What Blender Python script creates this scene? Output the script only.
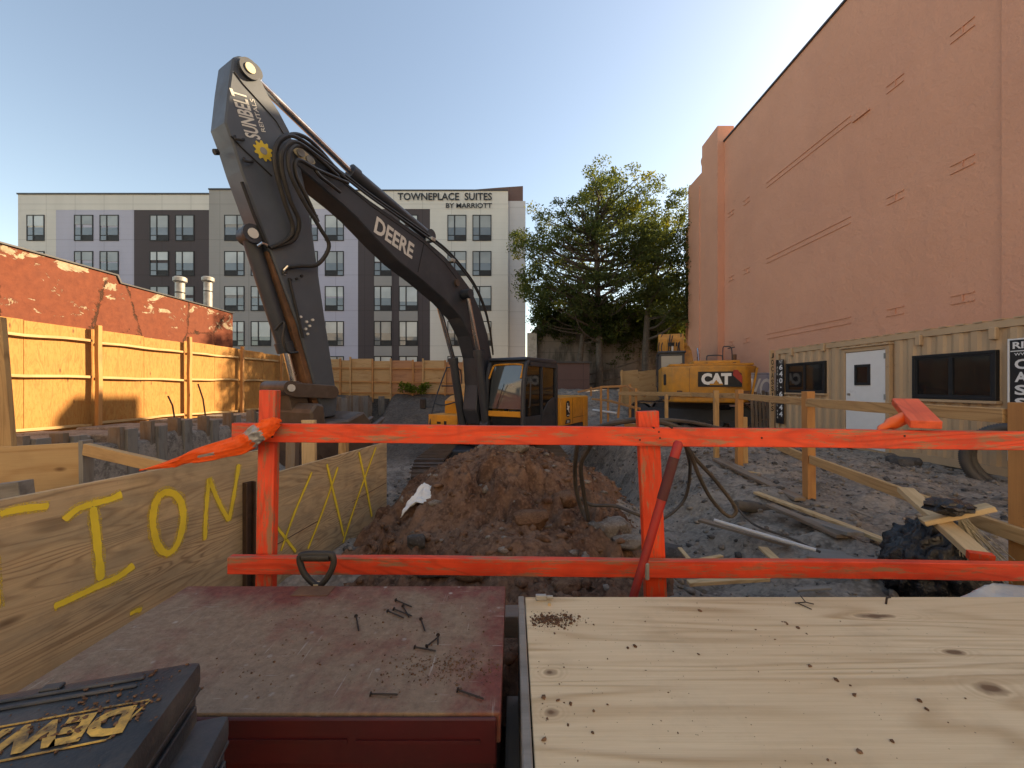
import bpy, bmesh, math, random
import numpy as np
from mathutils import Vector, Matrix, noise
R = math.radians
random.seed(7); rng = np.random.default_rng(7)
for o in list(bpy.data.objects): bpy.data.objects.remove(o)
SC = bpy.context.scene
COL = SC.collection
# ------------------------------------------------------------------ camera, light, exposure
F, CX, CY, ZC = 390.0, 513.0, 386.0, 1.5
cam = bpy.data.objects.new('camera', bpy.data.cameras.new('camera')); COL.objects.link(cam)
cam.location = (0, 0, ZC); cam.rotation_euler = (R(90), 0, 0)
cam.data.sensor_width = 36; cam.data.lens = F*36/1024
cam.data.shift_x = (512-CX)/1024; cam.data.shift_y = (CY-384)/1024
cam.data.clip_start = 0.02; cam.data.clip_end = 3000
SC.camera = cam
SUN = Vector((21.6, 10.8, 13.9)).normalized()
sun_el = math.asin(SUN.z); sun_az = math.atan2(SUN.x, SUN.y)
w = bpy.data.worlds.new('World'); SC.world = w; w.use_nodes = True
wn = w.node_tree.nodes; wl = w.node_tree.links; wn.clear()
sky = wn.new('ShaderNodeTexSky'); sky.sky_type = 'NISHITA'; sky.sun_disc = False
sky.sun_elevation = sun_el; sky.sun_rotation = sun_az
sky.air_density = 1.15; sky.dust_density = 0.55; sky.ozone_density = 1.6; sky.altitude = 10
bg = wn.new('ShaderNodeBackground'); bg.inputs[1].default_value = 0.115
wo = wn.new('ShaderNodeOutputWorld')
wl.new(sky.outputs[0], bg.inputs[0]); wl.new(bg.outputs[0], wo.inputs[0])
sl = bpy.data.lights.new('sun', 'SUN'); sl.energy = 5.0; sl.angle = R(0.5); sl.color = (1.0, 0.86, 0.66)
so = bpy.data.objects.new('sun', sl); COL.objects.link(so); so.location = (30, 15, 40)
so.rotation_euler = SUN.to_track_quat('Z', 'Y').to_euler()
vs = SC.view_settings
vs.view_transform = 'Standard'; vs.look = 'None'; vs.gamma = 1.0; vs.exposure = 1.32; vs.use_curve_mapping = False
try:
    vs.use_white_balance = True; vs.white_balance_temperature = 8300; vs.white_balance_tint = 12
except Exception: pass

# ------------------------------------------------------------------ helpers
def P(px, py, Y): return Vector(((px-CX)/F*Y, Y, ZC-(py-CY)/F*Y))
def onZ(px, py, z):
    Y = (ZC-z)*F/(py-CY); return Vector(((px-CX)/F*Y, Y, z))
def onX(px, py, X):
    Y = X*F/(px-CX); return Vector((X, Y, ZC-(py-CY)/F*Y))
def WM(o):
    m = o.matrix_basis.copy()
    return (WM(o.parent) @ m) if o.parent else m
def tag(o, label=None, cat=None, group=None, kind=None):
    if label: o['label'] = label
    if cat: o['category'] = cat
    if group: o['group'] = group
    if kind: o['kind'] = kind
    return o
def link(o, parent=None, M=None):
    COL.objects.link(o)
    if parent is not None:
        o.parent = parent
        o.matrix_basis = (WM(parent).inverted() @ M) if M is not None else WM(parent).inverted()
    elif M is not None: o.matrix_basis = M
    return o
def thing(name, label, cat, loc=(0, 0, 0), rz=0, group=None):
    o = bpy.data.objects.new(name, None); COL.objects.link(o)
    o.empty_display_size = 0.2
    o.matrix_basis = Matrix.Translation(loc) @ Matrix.Rotation(rz, 4, 'Z')
    return tag(o, label, cat, group)
class MB:
    """collects geometry of ONE part"""
    def __init__(s): s.v = []; s.f = []; s.m = []
    def add(s, vs_, fs, mi=0):
        b = len(s.v); s.v += [tuple(v) for v in vs_]; s.f += [tuple(i+b for i in f) for f in fs]; s.m += [mi]*len(fs); return s
    def box(s, lo, hi, M=None, mi=0):
        x0, y0, z0 = lo; x1, y1, z1 = hi
        v = [Vector(p) for p in ((x0,y0,z0),(x1,y0,z0),(x1,y1,z0),(x0,y1,z0),(x0,y0,z1),(x1,y0,z1),(x1,y1,z1),(x0,y1,z1))]
        if M is not None: v = [M @ p for p in v]
        return s.add(v, [(0,3,2,1),(4,5,6,7),(0,1,5,4),(1,2,6,5),(2,3,7,6),(3,0,4,7)], mi)
    def hexa(s, v, mi=0):   # 8 free corners, same order as box
        return s.add(v, [(0,3,2,1),(4,5,6,7),(0,1,5,4),(1,2,6,5),(2,3,7,6),(3,0,4,7)], mi)
    def prism(s, poly, a, b, axis='y', M=None, mi=0):
        """poly 2-D points (u,v) ; extruded a..b along axis; y:(x,z) z:(x,y) x:(y,z)"""
        def mk(p, t):
            if axis == 'y': q = Vector((p[0], t, p[1]))
            elif axis == 'z': q = Vector((p[0], p[1], t))
            else: q = Vector((t, p[0], p[1]))
            return M @ q if M is not None else q
        n = len(poly); v = [mk(p, a) for p in poly]+[mk(p, b) for p in poly]
        f = [tuple(range(n))[::-1], tuple(range(n, 2*n))]+[(i, (i+1) % n, (i+1) % n+n, i+n) for i in range(n)]
        return s.add(v, f, mi)
    def tube(s, pts, r, n=10, cap=True, mi=0):
        pts = [Vector(p) for p in pts]; N = len(pts)
        rr = r if isinstance(r, (list, tuple)) else [r]*N
        t0 = (pts[1]-pts[0]).normalized()
        up = Vector((0, 0, 1)) if abs(t0.z) < .9 else Vector((1, 0, 0))
        a = t0.cross(up).normalized(); v = []
        for i, p in enumerate(pts):
            t = (pts[min(i+1, N-1)]-pts[max(i-1, 0)])
            if t.length < 1e-9: t = t0
            t = t.normalized(); a = (a-t*a.dot(t))
            if a.length < 1e-6: a = t.orthogonal()
            a = a.normalized(); b = t.cross(a)
            for k in range(n):
                an = 2*math.pi*k/n; v.append(p+(a*math.cos(an)+b*math.sin(an))*rr[i])
        f = [(i*n+k, i*n+(k+1) % n, (i+1)*n+(k+1) % n, (i+1)*n+k) for i in range(N-1) for k in range(n)]
        if cap: f += [tuple(range(n))[::-1], tuple((N-1)*n+k for k in range(n))]
        return s.add(v, f, mi)
    def build(s, name, mat, parent=None, M=None, bevel=0, smooth=False, seg=1):
        """vertices are in world coordinates unless M (then local to M)"""
        me = bpy.data.meshes.new(name); me.from_pydata(s.v, [], s.f); 
        mats = mat if isinstance(mat, (list, tuple)) else [mat]
        for m in mats: me.materials.append(m)
        if len(mats) > 1: me.polygons.foreach_set('material_index', s.m)
        bm = bmesh.new(); bm.from_mesh(me)
        bmesh.ops.recalc_face_normals(bm, faces=bm.faces)
        if bevel:
            es = [e for e in bm.edges if len(e.link_faces) == 2 and e.calc_face_angle(0) > R(28)]
            bmesh.ops.bevel(bm, geom=es, offset=bevel, segments=seg, affect='EDGES', profile=.6, clamp_overlap=True)
        bm.to_mesh(me); bm.free()
        if smooth:
            me.polygons.foreach_set('use_smooth', [True]*len(me.polygons))
            if smooth != 'all':
                me.set_sharp_from_angle(angle=R(38))
        o = bpy.data.objects.new(name, me)
        if parent is not None and M is None:
            M = Matrix.Identity(4)
            # bake: world coordinates -> parent space
            inv = WM(parent).inverted(); me.transform(inv)
            COL.objects.link(o); o.parent = parent; return o
        return link(o, parent, M)
def spline(pts, k=8):
    pts = [Vector(p) for p in pts]; out = []
    for i in range(len(pts)-1):
        p0 = pts[max(i-1, 0)]; p1 = pts[i]; p2 = pts[i+1]; p3 = pts[min(i+2, len(pts)-1)]
        for j in range(k):
            t = j/k
            out.append(.5*((2*p1)+(p2-p0)*t+(2*p0-5*p1+4*p2-p3)*t*t+(3*p1-p0-3*p2+p3)*t**3))
    out.append(pts[-1]); return out
def frame(p0, p1, up=(0, 0, 1)):
    p0 = Vector(p0); x = (Vector(p1)-p0); L = x.length; x.normalize()
    z = Vector(up); z = (z-x*z.dot(x)); 
    if z.length < 1e-4: z = x.orthogonal()
    z.normalize(); y = z.cross(x)
    M = Matrix.Identity(4)
    for i in range(3): M[i][0] = x[i]; M[i][1] = y[i]; M[i][2] = z[i]; M[i][3] = p0[i]
    return M, L
def board(name, p0, p1, wz, ty, mat, parent=None, up=(0, 0, 1), bevel=.003, warp=.0):
    """a plank: centre line p0-p1, wz along up, ty across"""
    M, L = frame(p0, p1, up)
    n = max(1, int(L/.25)) if warp else 1
    mb = MB(); vs_ = []; fs = []
    sd = random.uniform(0, 99)
    for i in range(n+1):
        x = L*i/n; dz = warp*(noise.noise(Vector((x*1.3, sd, 0)))) if warp else 0; dy = warp*(noise.noise(Vector((x*1.1, 0, sd)))) if warp else 0
        vs_ += [(x, -ty/2+dy, -wz/2+dz), (x, ty/2+dy, -wz/2+dz), (x, ty/2+dy, wz/2+dz), (x, -ty/2+dy, wz/2+dz)]
    for i in range(n):
        a = i*4; b = a+4
        fs += [(a, a+1, b+1, b), (a+1, a+2, b+2, b+1), (a+2, a+3, b+3, b+2), (a+3, a, b, b+3)]
    fs += [(0, 3, 2, 1), (n*4, n*4+1, n*4+2, n*4+3)]
    mb.add(vs_, fs)
    return mb.build(name, mat, parent, M, bevel=bevel)
# --- text
def text_mesh(s, W, H, ext=.003, bold=.0, vertical=False, step=None, shear=0):
    def one(t):
        cu = bpy.data.curves.new('t', 'FONT'); cu.body = t; cu.size = 1; cu.extrude = 0.0; cu.offset = bold; cu.shear = shear
        cu.resolution_u = 3
        o = bpy.data.objects.new('t', cu); COL.objects.link(o)
        dg = bpy.context.evaluated_depsgraph_get(); me = bpy.data.meshes.new_from_object(o.evaluated_get(dg))
        v = [vv.co.copy() for vv in me.vertices]; f = [tuple(p.vertices) for p in me.polygons]
        bpy.data.objects.remove(o); bpy.data.curves.remove(cu); bpy.data.meshes.remove(me)
        return v, f
    def fit(v, w_, h_, cx=0, cy=0):
        xs = [p.x for p in v]; ys = [p.y for p in v]
        sx = w_/(max(xs)-min(xs)) if w_ else None; sy = h_/(max(ys)-min(ys)) if h_ else None
        if sx is None: sx = sy
        if sy is None: sy = sx
        mx = (max(xs)+min(xs))/2; my = (max(ys)+min(ys))/2
        return [Vector(((p.x-mx)*sx+cx, (p.y-my)*sy+cy, 0)) for p in v]
    mb = MB()
    if not vertical:
        v, f = one(s); v = fit(v, W, H); n = len(v)
        mb.add(v, f)
        mb.v = [(p[0], p[1], ext) for p in mb.v]
    else:
        n = len(s); st = H/n
        for i, c in enumerate(s):
            if c == ' ': continue
            v, f = one(c)
            ch = st*.78 if c not in '.-' else st*.2
            mb.add(fit(v, W if c not in '.I1-' else W*.4, ch, 0, H/2-st*(i+.5)), f)
        mb.v = [(p[0], p[1], ext) for p in mb.v]
    return mb
def text(name, s, W, H, origin, xdir, ydir, mat, parent=None, **k):
    """flat lettering: centre origin, reading along xdir, up ydir"""
    mb = text_mesh(s, W, H, **k)
    x = Vector(xdir).normalized(); y = Vector(ydir); y = (y-x*y.dot(x)).normalized(); z = x.cross(y)
    M = Matrix.Identity(4)
    for i in range(3): M[i][0] = x[i]; M[i][1] = y[i]; M[i][2] = z[i]; M[i][3] = Vector(origin)[i]
    return mb.build(name, mat, parent, M)
# --- numpy noise for the terrain
def _h(ix, iy, s):
    n = (ix*374761393+iy*668265263+s*1442695041) & 0xffffffff
    n = ((n ^ (n >> 13))*1274126177) & 0xffffffff
    return ((n ^ (n >> 16)) & 0xffff)/65535.0
def vnoise(x, y, s=0):
    ix = np.floor(x).astype(np.int64); iy = np.floor(y).astype(np.int64); fx = x-ix; fy = y-iy
    fx = fx*fx*(3-2*fx); fy = fy*fy*(3-2*fy)
    a = _h(ix, iy, s); b = _h(ix+1, iy, s); c = _h(ix, iy+1, s); d = _h(ix+1, iy+1, s)
    return (a*(1-fx)+b*fx)*(1-fy)+(c*(1-fx)+d*fx)*fy-.5
def fbm(x, y, s=0, o=4, g=.5):
    r = 0; a = 1
    for i in range(o): r = r+a*vnoise(x*2**i+i*17.3, y*2**i-i*9.1, s+i); a *= g
    return r
def ss(x, a, b):
    t = np.clip((x-a)/(b-a), 0, 1); return t*t*(3-2*t)
def ground_h(x, y, rough=True):
    x = np.asarray(x, float); y = np.asarray(y, float)
    z = np.full(np.broadcast(x, y).shape, 0.08)
    z = z+.12*ss(x, 1.8, 3)*(1-ss(x, 4.5, 7))*ss(y, 1, 3)*(1-ss(y, 9, 12))
    z = z-.10*ss(y, 11, 13)*(1-ss(y, 18, 20))-.06*ss(x, 6.5, 8)
    z = z+1.15*ss(y, 17.5, 23)
    yn = 5.6-2.6*(1-ss(x, -1.8, -1.0))
    yf = 14.5+4.5*(1-ss(x, -7.0, -6.0)); pit = ss(x, -7.95, -7.75)*(1-ss(x, 1.9, 2.9))*ss(y, yn-.5, yn+.7)*(1-ss(y, yf, yf+4.5))
    z = z*(1-pit)+(-.95)*pit
    left = 1-ss(x, -7.95, -7.75)
    z = z*(1-left)+(.38+.6*ss(y, 15, 21))*left
    hole = ss(x, -7.5, -6.8)*(1-ss(x, -2.0, -1.75))*ss(y, .2, .8)*(1-ss(y, 3, 4.2))
    z = z-.45*hole
    # shallow trench right of the pile
    tr = np.exp(-((x-1.75-.1*(y-4))/.45)**2)*ss(y, 2.2, 3)*(1-ss(y, 5.6, 7))
    z = z-.22*tr
    if rough:
        m = ss(y, 1.0, 2.0)*(1-ss(y, 60, 90))
        z = z+m*(.10*fbm(x*.9, y*.9, 3, 3)+.10*fbm(x*3, y*3, 9, 5, .6)+.02*np.abs(fbm(x*13, y*13, 21, 3)))
        rut = ss(x, 2.2, 3)*(1-ss(x, 6, 7))
        z = z+rut*.02*np.sin(y*9+3*fbm(x, y, 5, 2))*ss(y, 5, 7)*(1-ss(y, 16, 20))
    return z
def gz(x, y): return float(ground_h(np.array([x]), np.array([y]))[0])

# ------------------------------------------------------------------ materials
class G:
    def __init__(s, name):
        s.m = bpy.data.materials.new(name); s.m.use_nodes = True; s.t = s.m.node_tree; s.t.nodes.clear()
        s.out = s.t.nodes.new('ShaderNodeOutputMaterial')
    def n(s, typ, **k):
        nd = s.t.nodes.new(typ)
        for a, b in k.items(): setattr(nd, a, b)
        return nd
    def put(s, sock, v):
        if isinstance(v, bpy.types.NodeSocket): s.t.links.new(v, sock)
        elif v is not None:
            if hasattr(sock.default_value, '__len__') and not hasattr(v, '__len__'): v = (v, v, v)
            if sock.type == 'RGBA' and len(v) == 3: v = (*v, 1)
            sock.default_value = v
    def obj(s, rnd=True):
        tc = s.n('ShaderNodeTexCoord').outputs['Object']
        if not rnd: return tc
        oi = s.n('ShaderNodeObjectInfo'); a = s.n('ShaderNodeVectorMath', operation='MULTIPLY_ADD')
        s.put(a.inputs[0], oi.outputs['Random']); s.put(a.inputs[1], (37., 19., 53.)); s.put(a.inputs[2], tc); return a.outputs[0]
    def geo(s): return s.n('ShaderNodeNewGeometry').outputs['Position']
    def rand(s): return s.n('ShaderNodeObjectInfo').outputs['Random']
    def mp(s, v, sc=(1, 1, 1), loc=(0, 0, 0), rot=(0, 0, 0)):
        m = s.n('ShaderNodeMapping'); s.put(m.inputs[0], v); s.put(m.inputs[3], sc); s.put(m.inputs[1], loc); s.put(m.inputs[2], rot); return m.outputs[0]
    def noise(s, v, sc=5, d=4, r=.55, dist=0):
        m = s.n('ShaderNodeTexNoise'); s.put(m.inputs['Vector'], v); s.put(m.inputs['Scale'], sc); s.put(m.inputs['Detail'], d); s.put(m.inputs['Roughness'], r); s.put(m.inputs['Distortion'], dist); return m.outputs[0]
    def vor(s, v, sc=5, feat='F1', out=0, rand=1):
        m = s.n('ShaderNodeTexVoronoi', feature=feat); s.put(m.inputs['Vector'], v); s.put(m.inputs['Scale'], sc); s.put(m.inputs['Randomness'], rand); return m.outputs[out]
    def ma(s, op, a, b=None, c=None):
        m = s.n('ShaderNodeMath', operation=op); s.put(m.inputs[0], a)
        if b is not None: s.put(m.inputs[1], b)
        if c is not None: s.put(m.inputs[2], c)
        return m.outputs[0]
    def mr(s, v, a, b, c=0, d=1):
        m = s.n('ShaderNodeMapRange'); s.put(m.inputs[0], v)
        for i, q in enumerate((a, b, c, d)): s.put(m.inputs[i+1], q)
        return m.outputs[0]
    def mix(s, f, a, b, mode='MIX'):
        m = s.n('ShaderNodeMix', data_type='RGBA', blend_type=mode); s.put(m.inputs[0], f); s.put(m.inputs[6], a); s.put(m.inputs[7], b); return m.outputs[2]
    def ramp(s, f, st):
        m = s.n('ShaderNodeValToRGB'); s.put(m.inputs[0], f); e = m.color_ramp.elements
        while len(e) > 1: e.remove(e[-1])
        e[0].position = st[0][0]; e[0].color = (*st[0][1], 1)
        for p, c in st[1:]: q = e.new(p); q.color = (*c, 1)
        return m.outputs[0]
    def sep(s, v): return s.n('ShaderNodeSeparateXYZ'), v
    def xyz(s, v):
        m = s.n('ShaderNodeSeparateXYZ'); s.put(m.inputs[0], v); return m.outputs
    def bump(s, h, st=.3, dist=.01, nrm=None):
        m = s.n('ShaderNodeBump'); s.put(m.inputs['Height'], h); s.put(m.inputs['Strength'], st); s.put(m.inputs['Distance'], dist)
        if nrm: s.put(m.inputs['Normal'], nrm)
        return m.outputs[0]
    def fin(s, col, rough=.6, metal=0, nrm=None, spec=.5, coat=0, **k):
        b = s.n('ShaderNodeBsdfPrincipled'); s.put(b.inputs['Base Color'], col); s.put(b.inputs['Roughness'], rough); s.put(b.inputs['Metallic'], metal)
        s.put(b.inputs['Specular IOR Level'], spec)
        if coat: s.put(b.inputs['Coat Weight'], coat)
        if nrm: s.put(b.inputs['Normal'], nrm)
        for a, v in k.items(): s.put(b.inputs[a], v)
        s.t.links.new(b.outputs[0], s.out.inputs[0]); s.b = b
        return s.m
def wood(name, base, dark, weather=0.0, wcol=(.24, .23, .21), ring=26, rough=.75, paint=None, wear=.45, wearsc=5, knots=True, dirt=.25, fixed=None, along=.55, dirtcol=(.10, .075, .05), vert=False, fleck=None):
    g = G(name); v = g.obj(fixed is None)
    if vert: v = g.mp(v, rot=(0, R(90), 0))
    p = g.mp(v, (along, 3.4, 3.4))
    n1 = g.noise(p, .85, 3, .5, .6)
    rg = g.ma('SINE', g.ma('MULTIPLY', n1, ring*3.0))
    rg = g.ma('MULTIPLY', g.ma('POWER', g.mr(rg, -1, 1), 3.2), g.mr(g.noise(g.mp(v, (.6, 3, 3)), 1.7, 3), .35, .62, .15, 1))
    fine = g.noise(g.mp(v, (2.2, 95, 95)), 1, 3, .7)
    blot = g.noise(g.mp(v, (1.2, 2.5, 2.5)), 1.6, 4, .6)
    f = g.ma('ADD', g.ma('MULTIPLY', rg, .68), g.ma('MULTIPLY', g.mr(fine, .35, .7), .30))
    col = g.mix(f, base, dark)
    col = g.mix(g.mr(blot, .35, .7, 0, .35), col, g.mix(.5, dark, (base[0]*1.1, base[1]*.95, base[2]*.8)))
    if fleck:
        fl = g.noise(g.mp(v, (3, 9, 9)), 2.2, 5, .75); col = g.mix(g.mr(fl, .50, .62, 0, .75), col, fleck)
    if knots:
        kd = g.vor(g.mp(v, (1.3, 3.6, 3.6)), 1.15)
        k = g.mr(kd, .05, .11, 1, 0)
        col = g.mix(g.ma('MULTIPLY', k, .85), col, (dark[0]*.35, dark[1]*.28, dark[2]*.25))
    if fixed:
        for (fx, fy, rx, ry) in fixed:
            m = g.mp(v, (1/rx, 1/ry, 0), (-fx/rx, -fy/ry, 0))
            w_ = g.noise(v, 9, 3)
            le = g.n('ShaderNodeVectorMath', operation='LENGTH'); g.put(le.inputs[0], m)
            dd = g.ma('ADD', le.outputs['Value'], g.mr(w_, .3, .7, -.35, .35))
            rgk = g.ma('MULTIPLY', g.mr(g.ma('SINE', g.ma('MULTIPLY', dd, 13)), -1, 1), g.mr(dd, .3, 2.2, 1, 0))
            col = g.mix(g.ma('MULTIPLY', rgk, .45), col, dark)
            col = g.mix(g.mr(dd, .25, .75, .9, 0), col, (dark[0]*.30, dark[1]*.22, dark[2]*.18))
    if weather:
        wn_ = g.noise(g.mp(v, (1.5, 6, 6)), 1.4, 5, .65)
        col = g.mix(g.mr(wn_, .55-weather*.5, .75-weather*.35, 0, min(1, weather+.35)), col, g.mix(f, wcol, (wcol[0]*.55, wcol[1]*.52, wcol[2]*.5)))
    h = f
    ro = rough
    if paint:
        pn = g.noise(g.mp(v, (.45, 3, 3)), wearsc, 8, .75)
        pv = g.noise(v, 3.1, 3, .6)
        pc = g.mix(g.mr(pv, .35, .7), paint, (paint[0]*.72, paint[1]*.55, paint[2]*.6))
        pc = g.mix(g.ma('MULTIPLY', f, .60), pc, (paint[0]*.4, paint[1]*.3, paint[2]*.3))
        col = g.mix(g.mr(pn, wear-.03, wear+.06, 0, 1), g.mix(.15, col, (paint[0]*.5, paint[1]*.7, paint[2])), pc); ro = .5
    dn = g.noise(v, 3.3, 7, .7)
    col = g.mix(g.mr(dn, .52, .78, 0, dirt), col, dirtcol)
    sp = g.vor(v, 46); spn = g.noise(v, 4.5, 2)
    col = g.mix(g.ma('MULTIPLY', g.mr(sp, .05, .10, .8, 0), g.mr(spn, .5, .6, 0, 1)), col, (.05, .035, .025))
    return g.fin(col, ro, nrm=g.bump(h, .22, .004))
def plain(name, col, rough=.5, metal=0, var=.18, dirt=.0, dirtcol=(.12, .09, .06), sc=6, bump=.08, coat=0, dsc=2.5):
    g = G(name); v = g.obj()
    n1 = g.noise(v, sc, 5, .6); n2 = g.noise(v, dsc, 7, .68)
    c = g.mix(g.mr(n1, .3, .7), col, tuple(x*(1-var) for x in col))
    if dirt: c = g.mix(g.mr(n2, .62-dirt*.35, .80-dirt*.2, 0, min(.95, dirt+.25)), c, dirtcol)
    ro = g.mr(n2, .3, .7, max(.02, rough-.08), min(1, rough+.15))
    return g.fin(c, ro, metal, g.bump(g.noise(v, sc*7, 3), bump, .004), coat=coat)
M = {}
M['ply_table'] = wood('pale plywood', (.74, .59, .38), (.42, .28, .145), ring=42, dirt=.22, knots=False, along=.42,
    fixed=[(.055, .831, .030, .022), (.047, .697, .028, .020), (1.234, 1.097, .10, .022), (1.277, .913, .05, .018), (1.223, .773, .06, .035)])
M['ply_wall'] = wood('plywood weathered tan', (.62, .46, .27), (.24, .155, .085), ring=62, dirt=.45, weather=.32, wcol=(.34, .28, .19))
M['ply_fence'] = wood('yellow plywood', (.43, .215, .055), (.27, .11, .02), ring=30, dirt=.15, vert=True, fleck=(.36, .125, .022))
M['ply_fence_pale'] = wood('pale fence plywood', (.52, .35, .17), (.36, .20, .08), ring=12, dirt=.12)
M['ply_fence_red'] = wood('reddish plywood', (.46, .24, .12), (.30, .14, .07), ring=12, dirt=.15)
M['lumber'] = wood('framing lumber', (.55, .35, .16), (.27, .15, .06), ring=40, dirt=.2)
M['lumber_pale'] = wood('new pale lumber', (.62, .46, .26), (.38, .24, .11), ring=40, dirt=.12)
M['lumber_post'] = wood('post lumber', (.50, .25, .085), (.30, .13, .05), ring=10, dirt=.15)
M['lumber_grey'] = wood('weathered grey lumber', (.27, .24, .20), (.13, .11, .09), ring=14, weather=.5, dirt=.3)
M['lumber_mud'] = wood('muddy lumber', (.24, .17, .11), (.12, .08, .05), ring=10, weather=.3, dirt=.7)
M['rail_paint'] = wood('orange painted lumber', (.40, .22, .12), (.22, .10, .05), ring=34, paint=(.95, .085, .022), wear=.412, dirt=.6, wearsc=9, dirtcol=(.14, .035, .022))
M['rail_paint2'] = wood('orange paint worn on lumber', (.36, .20, .11), (.20, .10, .05), ring=34, paint=(.90, .085, .03), wear=.43, dirt=.5, wearsc=7, dirtcol=(.12, .03, .02))
M['black_steel'] = plain('black machine paint', (.034, .042, .056), .48, 0, .25, .14, (.10, .095, .09), 3, .05)
M['stick_steel'] = plain('charcoal machine paint', (.068, .086, .112), .46, 0, .2, .12, (.13, .12, .11), 3, .05)
M['rust'] = plain('rusted steel', (.22, .10, .045), .7, .0, .5, .6, (.06, .035, .022), 9, .3)
M['worn_steel'] = plain('worn bucket steel', (.13, .10, .085), .5, .35, .4, .6, (.10, .07, .05), 7, .3)
M['chrome'] = plain('chromed rod', (.60, .60, .60), .18, 1, .1, .1, (.2, .18, .15))
M['yellow'] = plain('yellow machine paint', (.70, .30, .028), .38, 0, .15, .35, (.30, .16, .05), 3, .05)
M['cat_yellow'] = plain('worn yellow machine paint', (.62, .265, .028), .45, 0, .2, .5, (.28, .15, .05), 3, .08)
M['rubber'] = plain('black rubber', (.022, .021, .020), .5, 0, .3, .25, (.09, .075, .06), 12, .15)
M['hose_dusty'] = plain('dusty rubber hose', (.06, .052, .045), .7, 0, .3, .5, (.13, .10, .075), 12, .2)
M['pipe'] = plain('corrugated drain pipe', (.075, .07, .068), .6, 0, .25, .4, (.15, .13, .11), 9, .15)
M['white'] = plain('white paint', (.80, .80, .78), .5, 0, .06, .08)
M['offwhite'] = plain('off white lettering', (.66, .66, .62), .5, 0, .15, .25, (.2, .2, .2))
M['cream'] = plain('pin cap cream', (.70, .62, .42), .5, 0, .15, .3)
M['yellow_spray'] = plain('yellow spray paint', (.98, .74, .07), .6, 0, .2, .10, (.45, .30, .08), 8)
M['sticker_yellow'] = plain('yellow emblem', (.75, .55, .05), .5, 0, .2, .2)
M['case_yellow'] = plain('case lettering', (.92, .52, .09), .6, 0, .15, .75, (.05, .04, .035), 12, .05, dsc=22)
M['case'] = plain('black hard plastic', (.026, .029, .033), .45, 0, .35, .45, (.12, .105, .09), 20, .25, dsc=7)
M['case_grey'] = plain('dusty grey plastic', (.055, .062, .070), .5, 0, .3, .4, (.14, .13, .12), 20, .2, dsc=6)
M['black'] = plain('matt black', (.012, .012, .013), .6, 0, .2, .1)
M['red'] = plain('red painted steel', (.42, .02, .015), .45, 0, .2, .3, (.07, .03, .025), 5, .1)
M['red_dark'] = plain('red black taped grip', (.10, .02, .02), .7, 0, .3, .3)
M['vest'] = plain('orange fluorescent fabric', (1.0, .12, .015), .8, 0, .2, .06, (.4, .1, .05), 25, .2)
M['reflect'] = plain('reflective tape', (.36, .36, .37), .35, .3, .1)
M['orange_plastic'] = plain('orange plastic', (.95, .16, .03), .4, 0, .1, .1)
M['board_orange'] = wood('orange sprayed lumber', (.55, .30, .16), (.3, .15, .07), paint=(1.0, .16, .06), wear=.30, dirt=.1)
M['pvc'] = plain('grey white conduit', (.55, .57, .58), .45, 0, .1, .15)
M['galv'] = plain('galvanised metal', (.42, .41, .38), .5, .5, .3, .4, (.28, .25, .2), 5, .1)
M['steel_angle'] = plain('rusty channel post', (.10, .055, .035), .65, .2, .4, .6, (.04, .03, .025), 11, .3)
M['nail'] = plain('dark nail steel', (.035, .025, .022), .5, .4, .3)
M['straw'] = plain('dry straw', (.50, .44, .32), .8, 0, .3)
M['coping'] = plain('dark coping metal', (.05, .05, .055), .5, 0, .2)
M['brick_sign'] = plain('sign black', (.015, .015, .017), .45, 0, .1, .1)
M['canvas'] = plain('canvas', (.48, .46, .40), .8, 0, .25, .3)
def glass(name, col, ro=.06, spec=.8):
    g = G(name); v = g.obj(); return g.fin(g.mix(g.mr(g.noise(v, .5, 2), .35, .65), col, tuple(c*.7 for c in col)), ro, spec=spec, nrm=g.bump(g.noise(v, 1.2, 2), .05, .02))
M['glass_dark'] = glass('dark glass', (.012, .014, .016))
M['glass_win'] = glass('window glass', (.17, .19, .20), .05)
M['glass_cab'] = glass('cab glass', (.07, .085, .095), .04, 1.0)
M['curtain'] = glass('curtained window', (.52, .55, .53), .15, .5)
M['curtain_dim'] = glass('dim curtained window', (.34, .36, .35), .12, .5)
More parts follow.
